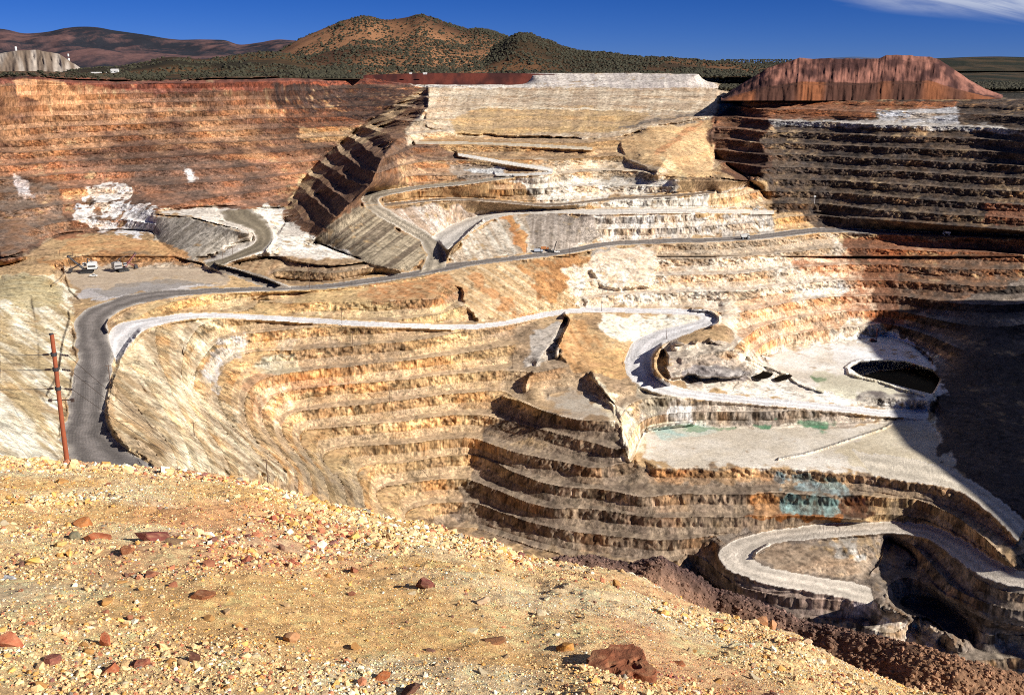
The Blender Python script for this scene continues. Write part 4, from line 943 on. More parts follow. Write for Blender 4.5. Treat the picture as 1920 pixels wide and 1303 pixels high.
sb = bs_[None] + 0.062 * drop + 0.010 * np.clip(-rel - 1.85, 0, 9)[:, None] + np.where(rel > 0, 0.030 * rel + 0.004 * rel ** 2, 0)[:, None]
Zb = -sb * Db + (0.16 * fbm2(Xb / 1.3, Db / 1.3, 4, 371) + 0.10 * fbm2(Xb / 0.25, Db / 0.25, 3, 375)) * np.clip(np.abs(rel) * 1.5, 0.25, 1)[:, None]
fb = np.clip(0.5 + 1.4 * fbm2(Xb / 2.2, Db / 2.2, 3, 381), 0, 1)
cb_ = mixc((130, 104, 92), (82, 64, 60), fb)
fl_ = (drop * (1 - 0))[..., None] * np.ones_like(Xb)[..., None]
org = (sstep(1480, 1800, bc)[None] * np.ones_like(Xb) * 0.7)[..., None]
cb_ = cb_ * (1 - org) + lin((140, 104, 76)) * org
cb_ = cb_ * (1 - fl_ * 0.75) + mixc((190, 148, 112), (160, 120, 90), fb) * fl_ * 0.75
cb_ *= 1.3 * (1 + 0.45 * fbm2(Xb / 0.12, Db / 0.12, 2, 391))[..., None]
bo = np_mesh("earth_berm", np.stack([Xb, Db, Zb], -1), grid_faces(len(rel), len(bc)), M_FG, np.clip(cb_ * 0.72, 0.015, 0.8))
tag(bo, "dark brown gravel berm along the pit edge beyond the near slope", None, None, "structure")
# loose gravel: countless small stones
rng = np.random.RandomState(21)
PAL = lin(np.array([(228,188,136),(238,202,150),(220,168,98),(242,230,202),(190,124,92),(166,98,76),(140,96,86),(176,150,120),(150,140,124),(236,206,156),(112,92,78)]))
def stone_cols(x, d, c, r):
    red, och, pale = fg_tone(x, d, c)
    n = len(x); k = r.rand(n)
    base = np.select([k < 0.38, k < 0.62, k < 0.74, k < 0.80, k < 0.88, k < 0.92, k < 0.94, k < 0.97], [0, 1, 2, 3, 4, 7, 6, 8], 9)
    base = np.where((r.rand(n) < red * 0.38), r.choice([4, 5, 4, 2, 6], n), base)
    base = np.where((r.rand(n) < och * 0.35), r.choice([2, 9, 2], n), base)
    base = np.where((r.rand(n) < pale * 0.35), r.choice([3, 1], n), base)
    return PAL[base] * (0.75 + 0.4 * r.rand(n, 1))
def gravel(n, smin, smax, pw, seed, cmin=-90, cmax=1990):
    r = np.random.RandomState(seed)
    c = cmin + r.rand(n) * (cmax - cmin); a, b, u, dc = fg_par(c)
    d = np.exp(np.log(1.9) + r.rand(n) ** 0.85 * (np.log(dc * 1.05) - np.log(1.9)))
    x, z = fg_z(c, d)
    rad = smin * (smax / smin) ** (r.rand(n) ** pw) * (d / FPX) * 0.5 * 1.05
    rad = rad * (0.55 + 0.9 * sstep(-0.25, 0.35, fbm2(x / 1.4 + 3, d / 1.7, 3, 405)))
    keep = fbm2(x / 0.7, d / 0.7, 2, 401) + r.rand(n) * 0.9 > 0.12
    x, d, z, c, rad = x[keep], d[keep], z[keep], c[keep], rad[keep]; m = len(x)
    B = ICO_V[None] * (1 + 0.38 * (r.rand(m, 12, 1) * 2 - 1)) * (0.65 + 0.7 * r.rand(m, 1, 3)); B[..., 2] *= 0.9
    al = r.rand(m) * 6.28; cs_, sn = np.cos(al)[:, None], np.sin(al)[:, None]
    V = np.stack([B[..., 0] * cs_ - B[..., 1] * sn, B[..., 0] * sn + B[..., 1] * cs_, B[..., 2]], -1) * rad[:, None, None]
    V += np.stack([x, d, z + rad * 0.18], -1)[:, None]
    F = (ICO_F[None] + (np.arange(m) * 12)[:, None, None]).reshape(-1, 3)
    col = np.repeat(stone_cols(x, d, c, r), 12, axis=0)
    return V.reshape(-1, 3), F, col
V1, F1, C1 = gravel(190000, 1.7, 7.0, 2.2, 5)
V2, F2, C2 = gravel(9000, 6.0, 17.0, 2.6, 6)
go = np_mesh("loose_gravel", np.concatenate([V1, V2]), np.concatenate([F1, F2 + len(V1)]), M_STONE, np.clip(np.concatenate([C1, C2]) * 0.98, 0.01, 0.8))
tag(go, "loose tan ochre and rusty gravel covering the near slope", None, None, "stuff")
# rubble on the berm
m = 9000; ii = (rng.rand(m) * 200).astype(int) + 12; jj = (rng.rand(m) * (len(bc) - 1)).astype(int)
P = np.stack([Xb[ii, jj], Db[ii, jj], Zb[ii, jj]], -1)
V, F = merge_blobs(P, 0.02 + 0.05 * rng.rand(m) ** 2.5, rng, 0.4, 0.8)
cc = np.repeat(cb_[ii, jj] * (0.7 + 0.7 * rng.rand(m, 1)), 12, axis=0)
tag(np_mesh("berm_rubble", V, F, M_STONE, np.clip(cc * 0.72, 0.01, 0.8)), "dark rubble scattered over the earth berm", None, None, "stuff")
# ---- individual rocks
SUB2 = subdiv(*subdiv(ICO_V, ICO_F))
SUB3 = subdiv(*SUB2); SUB4 = subdiv(*SUB3)
def rock_geo(seed, planes=11, rough=0.05, hi=False, dmin=0.55, dmax=0.9):
    r = np.random.RandomState(seed); V, F = (SUB4 if hi == 2 else SUB3 if hi else SUB2); V = V.copy()
    for _ in range(planes):
        n = r.normal(size=3); n /= np.linalg.norm(n); k = dmin + (dmax - dmin) * r.rand()
        t = V @ n - k; V = np.where((t > 0)[:, None], V - t[:, None] * n, V)
    V *= (1 + rough * fbm3(V[:, 0] * 3 + seed, V[:, 1] * 3, V[:, 2] * 3, 3, seed % 90))[:, None]
    return V, F
def rock_color(V, base, alt, seed):
    f = np.clip(0.5 + 1.6 * fbm3(V[:, 0] * 2.2 + seed, V[:, 1] * 2.2, V[:, 2] * 2.2, 3, 7), 0, 1)[:, None]
    c = (lin(base) * (1 - f) + lin(alt) * f); du = (0.12 + 0.3 * sstep(0.0, 0.5, fbm3(V[:, 0] * 4 + seed, V[:, 1] * 4, V[:, 2] * 4, 3, 17)))[:, None]; return (c * (1 - du) + lin((206, 166, 124)) * du) * 0.74
def named_rock(name, px, py, wpx, hpx, base, alt, label, seed, yaw=0.0, tilt=0.0, depth=1.0, planes=11, rough=0.06, sink=0.25, mod=None, dmin=0.55, dmax=0.9):
    P, c, d = fg_at(px, py); k = d * xfac(float(s_of_y(py))) / FPX
    hpx = max(0.66 * hpx, (hpx - 0.36 * depth * wpx) / 0.85) if mod is None else max(0.5 * hpx, (hpx - 0.42 * depth * wpx) / 0.85)
    V, F = rock_geo(seed, planes + 7, rough * 0.6, True, dmin * 0.85, dmax * 0.85) if mod is None else rock_geo(seed, planes, rough, 2, dmin, dmax)
    ext = V.max(0) - V.min(0); V = V / ext
    if mod is not None: V = mod(V)
    col = rock_color(V * 2, base, alt, seed)
    V = V * np.array([wpx * k, wpx * k * depth, hpx * k])
    ct, st = math.cos(tilt), math.sin(tilt); x = V[:, 0] * ct - V[:, 2] * st; z = V[:, 0] * st + V[:, 2] * ct; V[:, 0], V[:, 2] = x, z
    cy, sy = math.cos(yaw), math.sin(yaw); x = V[:, 0] * cy - V[:, 1] * sy; y = V[:, 0] * sy + V[:, 1] * cy; V[:, 0], V[:, 1] = x, y
    o = np_mesh(name, V, F, M_STONE, col)
    o.location = P + np.array([0, 0, hpx * k * (0.5 - sink)])
    tag(o, label, "rock"); return o
def pits(V):
    V = V * 2; V = V / ((np.abs(V) ** 3.2).sum(1) ** (1 / 3.2))[:, None]
    th = np.arctan2(V[:, 1], V[:, 0]); rr = np.hypot(V[:, 0], V[:, 1])
    k = 1 + 0.42 * fbm2(np.cos(th) * 2.0 + 7, np.sin(th) * 2.0, 4, 3, 0.65) - 0.30 * np.exp(-((th + 2.45) / 0.28) ** 2) - 0.16 * np.exp(-((th + 1.1) / 0.22) ** 2) - 0.12 * np.exp(-((th - 0.7) / 0.4) ** 2)
    V[:, :2] *= k[:, None]
    top = 0.42 + 0.10 * V[:, 0] + 0.16 * V[:, 1] + 0.13 * fbm2(V[:, 0] * 2.2, V[:, 1] * 2.2, 4, 9)
    V[:, 2] = np.minimum(V[:, 2], top)
    for (x, y, r_, dp) in [(0.12, -0.05, 0.15, 0.55), (0.30, -0.16, 0.14, 0.6), (0.44, -0.30, 0.13, 0.5), (-0.42, -0.12, 0.13, 0.4), (-0.36, -0.52, 0.2, 0.6), (0.24, -0.66, 0.12, 0.6), (0.56, 0.06, 0.10, 0.35), (0.38, -0.02, 0.07, 0.35), (-0.1, 0.3, 0.2, 0.12), (-0.05, -0.62, 0.07, 0.4)]:
        ang = fbm2(V[:, 0] * 5 + x * 9, V[:, 1] * 5, 2, 5) * 0.35
        dd = np.hypot(V[:, 0] - x, (V[:, 1] - y) * 1.3) / r_ * (1 + ang)
        V[:, 2] -= np.where(V[:, 2] > -0.3, dp * 0.6 * sstep(1.25, 0.55, dd), 0)
    V[:, 2] += 0.05 * fbm2(V[:, 0] * 7, V[:, 1] * 9, 3, 11)
    return V / (V.max(0) - V.min(0))
NR = [
("boulder",1166,1250,124,84,(150,82,56),(122,66,48),"large flat rust brown rock with dark pits on its top",11,0.1,0.0,0.9,9,0.05,0.2,pits,0.7,0.95),
("rock",291,1012,66,36,(128,54,58),(104,40,48),"long dark maroon angular rock casting a black shadow to its left",12,0.25,-0.25,0.7,9,0.05,0.15,None,0.5,0.85),
("rock",330,1021,44,15,(128,104,82),(150,120,90),"low brown slab partly buried at the right end of the maroon rock",13,0.0,0.0,0.8,8,0.05,0.3,None,0.5,0.9),
("rock",157,990,34,28,(170,96,48),(190,120,66),"rounded orange brown rock behind the grey green pebble",14,0.4,0.2,0.9,7,0.05,0.2,None,0.6,0.9),
("rock",179,1011,52,27,(170,82,50),(200,110,72),"rusty red rock lying right of the grey green pebble",15,0.1,0.0,0.7,9,0.08,0.2,None,0.55,0.85),
("rock",141,1009,23,24,(128,128,104),(104,108,92),"smooth grey green pebble beside the rusty rocks",16,0.0,0.0,0.9,3,0.02,0.2,None,0.85,0.98),
("rock",241,1044,28,22,(150,86,54),(130,72,48),"small rounded brown rock below the long maroon rock",17,0.0,0.0,0.9,6,0.04,0.2,None,0.65,0.92),
("rock",113,1026,30,22,(236,196,124),(222,176,100),"pale yellow rock in front of the grey green pebble",18,0.3,0.2,0.8,9,0.05,0.25,None,0.5,0.85),
("rock",65,1053,26,20,(226,176,80),(236,196,110),"bright yellow ochre rock left of the pale yellow rock",19,0.1,0.0,0.9,9,0.05,0.25,None,0.5,0.85),
("rock",18,1081,24,22,(206,212,216),(150,156,160),"light blue grey rock near the left edge",20,0.1,0.0,0.9,9,0.05,0.25,None,0.5,0.85),
("rock",799,1110,36,30,(122,54,56),(98,42,48),"dark maroon pointed rock standing alone on the pale gravel",21,0.0,-0.45,0.7,8,0.05,0.2,None,0.45,0.8),
("rock",904,1136,26,20,(226,200,170),(206,176,140),"pale cream rock below and right of the pointed maroon rock",22,0.2,0.0,0.8,8,0.04,0.2,None,0.55,0.85),
("rock",549,1198,34,27,(172,120,82),(190,140,100),"blocky light brown rock with a black shadow on its left",23,0.15,0.0,0.8,7,0.03,0.2,None,0.55,0.75),
("rock",380,1124,54,28,(140,80,54),(176,106,66),"crumbly rust brown rock half sunk in the tan gravel",24,-0.2,0.2,0.8,10,0.12,0.3,None,0.5,0.85),
("rock",366,1237,26,28,(98,52,50),(80,44,44),"small dark upright rock near the bottom of the slope",25,0.2,0.5,0.8,7,0.05,0.2,None,0.45,0.75),
("rock",18,1222,60,36,(172,84,58),(190,110,80),"tilted rusty red slab at the left edge",26,0.3,-0.5,0.6,7,0.05,0.25,None,0.45,0.8),
("rock",100,1245,40,28,(122,66,66),(150,84,74),"purplish red rock in the lower left rubble",27,0.5,0.2,0.8,9,0.06,0.25,None,0.5,0.85),
("rock",198,1205,26,30,(150,66,44),(170,84,56),"thin upright red shard leaning right in the lower left",28,0.3,0.7,0.5,7,0.04,0.2,None,0.35,0.7),
("rock",920,1204,46,20,(150,98,66),(122,84,62),"low brown rock with a thin dark shadow above the bottom centre",29,0.0,0.1,0.7,8,0.06,0.25,None,0.5,0.85),
("rock",716,1270,32,22,(196,112,62),(176,92,52),"orange red rock near the bottom edge left of centre",30,0.2,0.1,0.8,9,0.05,0.25,None,0.5,0.85),
("rock",1060,1212,34,24,(206,146,66),(186,124,56),"ochre rock left of the large pitted boulder",31,0.2,0.2,0.8,9,0.05,0.25,None,0.5,0.85),
("rock",1512,1212,20,20,(214,190,160),(190,160,130),"pale upright stone near the crest on the right",32,0.2,0.2,0.8,8,0.05,0.2,None,0.5,0.8),
("rock",1425,1170,30,26,(190,130,90),(206,150,110),"tan block perched on the crest below the brown berm",33,0.2,0.1,0.8,8,0.05,0.2,None,0.5,0.8),
("rock",1448,1186,18,30,(196,140,100),(206,150,110),"tall tan stone just right of the block on the crest",34,0.2,0.1,0.8,8,0.05,0.2,None,0.5,0.8),
("rock",1275,1240,24,12,(160,90,56),(140,80,54),"flat rusty chip just right of the large pitted boulder",35,0.2,0.1,0.8,8,0.05,0.2,None,0.5,0.8),
("rock",770,1296,40,30,(84,50,52),(112,66,60),"dark split rock cut by the bottom edge of the view",36,0.0,0.3,0.8,8,0.05,0.2,None,0.45,0.8),
("rock",205,1262,36,26,(176,92,58),(150,72,50),"rust red rock low on the left beside the orange rubble",37,0.6,0.2,0.8,9,0.05,0.25,None,0.45,0.8),
("rock",265,1253,40,26,(130,66,58),(160,84,66),"dark red rock in the rubble below the small dark upright rock",38,0.2,0.1,0.8,9,0.05,0.25,None,0.45,0.8),
]
for a_ in NR: named_rock(*a_)
KINDS_ = [
("small tan stone lying loose in the near gravel","tan stones in the near gravel",(222,188,142),(204,168,124)),
("small ochre stone lying loose in the near gravel","ochre stones in the near gravel",(210,160,92),(192,138,80)),
("small cream coloured stone lying loose in the near gravel","cream stones in the near gravel",(238,224,192),(222,200,160)),
("small rust red stone lying loose in the near gravel","rust red stones in the near gravel",(176,110,82),(152,88,68)),
("small purple brown stone lying loose in the near gravel","purple brown stones in the near gravel",(138,94,84),(110,78,72)),
]
SM = []
for ki, (lb, gp, ca, cb2) in enumerate(KINDS_):
    vs = []
    for v in range(4):
        V, F = rock_geo(200 + ki * 10 + v, 16, 0.04, False, 0.36, 0.72); V = V / (V.max(0) - V.min(0)).mean()
        me = np_mesh("stone", V, F, M_STONE, rock_color(V * 2, ca, cb2, v)); vs.append(me)
    SM.append(vs)
used = set(); r = np.random.RandomState(77); cnt = 0; quota = [64, 64, 56, 40, 28]
protos = {}
for ki, q in enumerate(quota):
    for _ in range(q):
        while True:
            px = -20 + r.rand() * 1960; yc = np.interp(px, CREST_FG[:, 0], CREST_FG[:, 1]); py = yc + 14 + (r.rand() ** 0.8) * (1330 - yc)
            if py > 1330 or yc > 1290: continue
            if any(abs(px - a_[1]) < a_[3] * 0.75 and abs(py - a_[2]) < a_[4] * 1.1 for a_ in NR): continue
            if r.rand() < (0.75 if px < 700 else 0.45): break
        P, c, d = fg_at(px, py); v = r.randint(4)
        o = SM[ki][v]
        if (ki, v) in protos: o = SM[ki][v].copy(); COL.objects.link(o)
        protos[(ki, v)] = 1
        sz = (8 + 17 * r.rand() ** 2.6) * (1.25 if px < 500 and py > 1050 else 1.0) * d * 0.92 / FPX
        o.scale = (sz * (0.8 + 0.6 * r.rand()), sz * (0.8 + 0.5 * r.rand()), sz * (0.5 + 0.4 * r.rand()))
        o.rotation_euler = (r.normal() * 0.35, r.normal() * 0.35, r.rand() * 6.28); o.location = P + np.array([0, 0, sz * 0.08])
        tag(o, lb_ := KINDS_[ki][0], "stone", KINDS_[ki][1])
# ------------------------------------------------------------------ poles, machines, buildings, water
M_POLE = flat_mat("weathered_red_pole", (0.26, 0.062, 0.022), 0.8, 0, 0.35, 3.0, 0.2)
M_POLE2 = flat_mat("dark_timber", (0.10, 0.055, 0.035), 0.85, 0, 0.3, 2.0)
M_WIRE = flat_mat("wire_metal", (0.12, 0.11, 0.11), 0.5, 0.6, 0.1)
M_INS = flat_mat("insulator_brown", (0.055, 0.035, 0.028), 0.35)
M_WHITE = flat_mat("white_paint", (0.60, 0.60, 0.58), 0.45, 0, 0.08)
M_DARK = flat_mat("dark_steel", (0.045, 0.042, 0.045), 0.55, 0.3, 0.3)
M_MAROON = flat_mat("maroon_paint", (0.16, 0.045, 0.04), 0.5, 0, 0.2)
M_TYRE = flat_mat("tyre_rubber", (0.02, 0.02, 0.02), 0.9)
M_GLASS = flat_mat("dark_glass", (0.03, 0.035, 0.045), 0.12)
M_SILVER = flat_mat("grey_blue_paint", (0.42, 0.46, 0.52), 0.4, 0.1, 0.1)
M_ORANGE = flat_mat("rusty_orange_paint", (0.45, 0.17, 0.05), 0.6, 0, 0.3)
M_SHOV = flat_mat("grey_machine_paint", (0.30, 0.29, 0.28), 0.5, 0, 0.2)
M_ROOF = flat_mat("pale_roof_sheet", (0.62, 0.60, 0.58), 0.5, 0, 0.1)
class MB:
    def __init__(s): s.V = []; s.F = []; s.n = 0
    def add(s, V, F):
        s.V.append(np.asarray(V, float)); s.F += [tuple(i + s.n for i in f) for f in F]; s.n += len(V); return s
    def box(s, c, d, taper=1.0, rz=0.0, top_shift=(0, 0)):
        x, y, z = np.array(d) / 2.0
        V = np.array([(-x,-y,-z),(x,-y,-z),(x,y,-z),(-x,y,-z),(-x*taper+top_shift[0],-y*taper+top_shift[1],z),(x*taper+top_shift[0],-y*taper+top_shift[1],z),(x*taper+top_shift[0],y*taper+top_shift[1],z),(-x*taper+top_shift[0],y*taper+top_shift[1],z)])
        a, b = math.cos(rz), math.sin(rz); V[:, :2] = V[:, :2] @ np.array([[a, b], [-b, a]])
        return s.add(V + np.array(c), [(3,2,1,0),(4,5,6,7),(0,1,5,4),(1,2,6,5),(2,3,7,6),(3,0,4,7)])
    def tube(s, p, q, r0, r1=None, n=8):
        p, q = np.array(p, float), np.array(q, float); r1 = r0 if r1 is None else r1
        d = q - p; d /= np.linalg.norm(d); a = np.array([0, 0, 1.0]) if abs(d[2]) < 0.9 else np.array([1.0, 0, 0])
        u = np.cross(d, a); u /= np.linalg.norm(u); v = np.cross(d, u); t = np.arange(n) * 2 * math.pi / n
        ring = np.cos(t)[:, None] * u + np.sin(t)[:, None] * v
        F = [(i, (i + 1) % n, n + (i + 1) % n, n + i) for i in range(n)] + [tuple(range(n))[::-1], tuple(range(n, 2 * n))]
        return s.add(np.concatenate([p + ring * r0, q + ring * r1]), F)
    def prism(s, prof, y0, y1):            # profile in x-z extruded along y
        n = len(prof); V = [(x, y0, z) for x, z in prof] + [(x, y1, z) for x, z in prof]
        F = [(i, (i + 1) % n, n + (i + 1) % n, n + i) for i in range(n)] + [tuple(range(n))[::-1], tuple(range(n, 2 * n))]
        return s.add(V, F)
    def build(s, name, mat, parent=None, bevel=0.0):
        me = bpy.data.meshes.new(name); me.from_pydata(np.concatenate(s.V).tolist(), [], s.F); me.materials.append(mat); me.update()
        o = bpy.data.objects.new(name, me); COL.objects.link(o)
        if parent is not None: o.parent = parent
        if bevel:
            b = o.modifiers.new("bevel", 'BEVEL'); b.width = bevel; b.segments = 2; b.limit_method = 'ANGLE'
        return o
def thing(name, loc, label, cat, rz=0.0, group=None, scale=1.0):
    o = bpy.data.objects.new(name, None); COL.objects.link(o); o.location = loc; o.rotation_euler = (0, 0, rz); o.scale = (scale,) * 3
    o.empty_display_size = 0.5
    return tag(o, label, cat, group)
def copy_tree(o, parent=None):
    c = o.copy(); COL.objects.link(c)
    if parent is not None: c.parent = parent
    for ch in list(o.children): copy_tree(ch, c)
    return c
# --- the tall red-brown pole just beyond the crest on the left
PD = 50.0
ptop = pix_to_world(96, 627, PD); pbase = np.array([ptop[0], PD, fg_z(np.array([118.0]), np.array([PD]))[1][0] - 0.6])
pt = thing("utility_pole", pbase, "tall leaning-looking red brown timber pole carrying wires at the left of the near slope", "pole")
hp = ptop[2] - pbase[2]
ptube = MB()
for i in range(8):
    a, b = i / 8, (i + 1) / 8
    ptube.tube((0.03 * math.sin(i), 0, hp * a), (0.03 * math.sin(i + 1), 0, hp * b), 0.150 - 0.045 * a, 0.150 - 0.045 * b, 14)
ptube.build("pole_shaft", M_POLE, pt)
MB().tube((0, 0, hp - 0.02), (0, 0, hp + 0.05), 0.115, 0.11, 14).build("pole_cap", M_DARK, pt)
def z_of(py): return pix_to_world(100, py, PD)[2] - pbase[2]
WY = [664, 692, 728]
for yy in WY:
    zz = z_of(yy)
    MB().tube((0, 0, zz - 0.09), (0, 0, zz + 0.09), 0.155, 0.155, 14).build("clamp_band", M_DARK, pt)
    for sgn, dy in ((-1, 0.0), (1, 0.5)):
        m = MB(); e = np.array([sgn * 0.56, dy * 0.8, -0.04 if sgn < 0 else -0.2]); st = np.array([sgn * 0.14, 0, 0.0])
        m.tube(np.array([0, 0, zz]) + st, np.array([0, 0, zz]) + e, 0.022, 0.022, 6)
        for q in np.linspace(0.4, 0.95, 5):
            c = np.array([0, 0, zz]) + st + (e - st) * q; dv = (e - st) / np.linalg.norm(e - st)
            m.tube(c - dv * 0.03, c + dv * 0.03, 0.06, 0.04, 10)
        m.build("insulator_string", M_INS, pt)
zz = z_of(749)
m = MB(); m.tube((-0.55, 0, zz - .05), (0.6, 0.2, zz - 0.08), 0.03, 0.03, 6); m.box((-0.5, 0, zz - .05), (0.16, 0.12, 0.14)); m.box((0.58, 0.2, zz - 0.1), (0.16, 0.12, 0.18)); m.build("lower_bracket", M_INS, pt)
def sag_wire(p, q, sag, r, label, n=24):
    m = MB(); t = np.linspace(0, 1, n + 1); P = np.array(p)[None] * (1 - t[:, None]) + np.array(q)[None] * t[:, None]; P[:, 2] -= 4 * sag * t * (1 - t)
    for a, b in zip(P[:-1], P[1:]): m.tube(a, b, r, r, 5)
    o = m.build("power_wire", M_WIRE); tag(o, label, "wire"); return o
# --- distribution poles along roads and benches (base pixel, top row, words)
def dist_pole(bx, by, ty, words, rz=0.3, g=None):
    P = ground(bx, by) if g is None else g
    hgt = max((P[1] * (s_of_y(by) - s_of_y(ty))) * 1.0, 6.0)
    t = thing("distribution_pole", P - np.array([0, 0, 0.3]), words, "pole", rz, "thin power poles inside the pit")
    MB().tube((0, 0, -0.8), (0, 0, hgt), 0.24, 0.16, 8).build("pole_shaft", M_POLE2, t)
    m = MB(); m.box((0, 0, hgt - 0.7), (2.8, 0.18, 0.2))
    for x in (-1.2, 0, 1.2): m.tube((x, 0, hgt - 0.6), (x, 0, hgt - 0.15), 0.09, 0.07, 6)
    m.build("crossarm", M_POLE2, t)
    return P + np.array([0, 0, hgt - 0.2])
DP = [
(207,722,683,"thin dark pole on the right shoulder of the wide dark road"),
(365,818,790,"thin pole standing on the pale slope below the road junction"),
(642,624,575,"thin pole rising across the pale haul road near its middle"),
(662,646,620,"short thin pole on the first bench just below the pale haul road"),
(730,753,718,"thin pole on the tan benches of the western bowl"),
(1128,584,545,"thin pole beside the pale haul road in front of the bright white rock"),
(962,690,660,"thin pole at the edge of the brown corner plateau"),
(968,480,453,"thin pole beside the dark road left of the parked machines"),
(987,474,457,"small pole on the bank just left of the parked machines"),
(1068,483,450,"tall thin pole beside the dark road right of the parked machines"),
(580,540,494,"tallest thin pole at the foot of the grey bench face by the dark road"),
(553,531,504,"thin pole in front of the grey bench face left of the tallest one"),
(600,530,508,"thin pole in front of the grey bench face right of the tallest one"),
(1249,636,607,"thin pole above the dark berm of the pale hairpin road"),
(112,481,463,"left one of two small poles on the bench above the shovels"),
(136,481,464,"right one of two small poles on the bench above the shovels"),
(418,494,468,"thin pole by the short road below the grey waste dump"),
(436,477,455,"thin pole at the foot of the grey waste dump"),
(823,897,866,"thin pole on a lower tan bench of the western bowl"),
]
for bx, by, ty, wd in DP: dist_pole(bx, by, ty, wd, 0.3 + 0.2 * math.sin(bx))
gq = ground(520, 885)
top2 = dist_pole(502, 905, 858, "thin pole half hidden by the crest of the near slope", 0.5, g=pix_to_world(502, 905, 420.0))
names = ["upper", "middle", "lower"]
for i, yy in enumerate(WY):
    zz = pbase[2] + z_of(yy)
    L0 = np.array([pbase[0] - 0.56, PD, zz - 0.04]); sag_wire(L0, L0 + np.array([-38, 2, 0.6]), 0.5, 0.016, names[i] + " wire running left from the tall red brown pole")
    R0 = np.array([pbase[0] + 0.56, PD + 0.4, zz - 0.2]); sag_wire(R0, top2 + np.array([(i - 1) * 1.2, 0, 0]), 9.0, 0.016, names[i] + " wire dropping right from the tall red brown pole into the pit", 40)
# --- electric mining shovel
def shovel(loc, label, rz, scale, house_mat=M_WHITE, boom_mat=M_DARK):
    t = thing("mining_shovel", loc, label, "shovel", rz, None, scale)
    for sy in (-3.2, 3.2):
        c = MB().prism([(-4.6, 0.5), (-3.9, 0), (3.9, 0), (4.6, 0.5), (4.6, 1.5), (3.9, 2.0), (-3.9, 2.0), (-4.6, 1.5)], sy - 0.9, sy + 0.9).build("crawler_track", M_TYRE, t)
        m = MB()
        for x in (-3.4, -1.7, 0, 1.7, 3.4): m.tube((x, sy - 0.95, 0.9), (x, sy + 0.95, 0.9), 0.5, 0.5, 10)
        m.build("track_rollers", M_DARK, c)
    MB().tube((0, 0, 1.8), (0, 0, 2.7), 2.6, 2.4, 18).build("slew_ring", M_DARK, t)
    MB().box((-2.2, 0, 3.0), (11.0, 7.2, 0.6)).build("deck", M_DARK, t)
    h = MB().box((-4.2, 0, 5.6), (6.8, 6.6, 4.6)).box((-4.2, 0, 8.2), (5.0, 4.0, 0.6)).build("machinery_house", house_mat, t, 0.15)
    [MB().box((-4.2, yy_, 5.4), (5.6, 0.1, 1.2)).build("louvre", M_DARK, h) for yy_ in (-3.33, 3.33)]
    cb = MB().box((1.6, -2.5, 6.2), (2.6, 2.0, 2.6)).build("cab", house_mat, t, 0.1)
    MB().box((1.7, -2.5, 6.6), (2.66, 2.06, 1.1)).build("window", M_GLASS, cb)
    m = MB()
    for y in (-0.7, 0.7): m.tube((2.6, y, 3.4), (12.4, y * 0.6, 13.4), 0.75, 0.55, 8)
    for q in (0.3, 0.55, 0.8): m.box((2.6 + 9.8 * q, 0, 3.4 + 10 * q), (0.4, 1.4, 0.4))
    m.build("boom", boom_mat, t)
    MB().tube((12.4, -0.6, 13.4), (12.4, 0.6, 13.4), 1.0, 1.0, 14).build("boom_sheave", M_DARK, t)
    m = MB()
    for y in (-1.5, 1.5): m.tube((-0.6, y, 3.2), (-1.4, y * 0.5, 11.2), 0.25, 0.2, 6); m.tube((-5.2, y, 8.0), (-1.4, y * 0.5, 11.2), 0.2, 0.2, 6)
    m.build("gantry", M_DARK, t)
    m = MB()
    for y in (-0.5, 0.5): m.tube((-1.4, y, 11.2), (12.4, y, 14.2), 0.09, 0.09, 5); m.tube((12.9, y, 13.0), (11.2, y, 4.2), 0.08, 0.08, 5)
    m.build("hoist_rope", M_DARK, t)
    m = MB()
    for y in (-1.0, 1.0): m.tube((4.4, y, 7.2), (11.2, y, 3.2), 0.45, 0.4, 8)
    m.build("dipper_handle", boom_mat, t)
    MB().prism([(10.4, 4.3), (12.9, 3.9), (13.3, 1.3), (12.6, 0.8), (10.6, 1.1)], -1.5, 1.5).prism([(12.6, 0.8), (13.3, 1.3), (13.9, 0.7), (13.6, 0.5)], -1.3, 1.3).build("bucket", M_DARK, t)
    return t
shovel(ground(163, 511), "white housed mining shovel with its long dark boom raised to the left", math.pi + 0.25, 1.25)
shovel(ground(229, 509), "dark mining shovel with its boom raised to the right below the orange bench", 0.75, 1.15, M_SHOV, M_MAROON)
shovel(ground(1266, 361), "small dark mining shovel working against the white bench face", math.pi + 0.5, 0.62, M_MAROON)
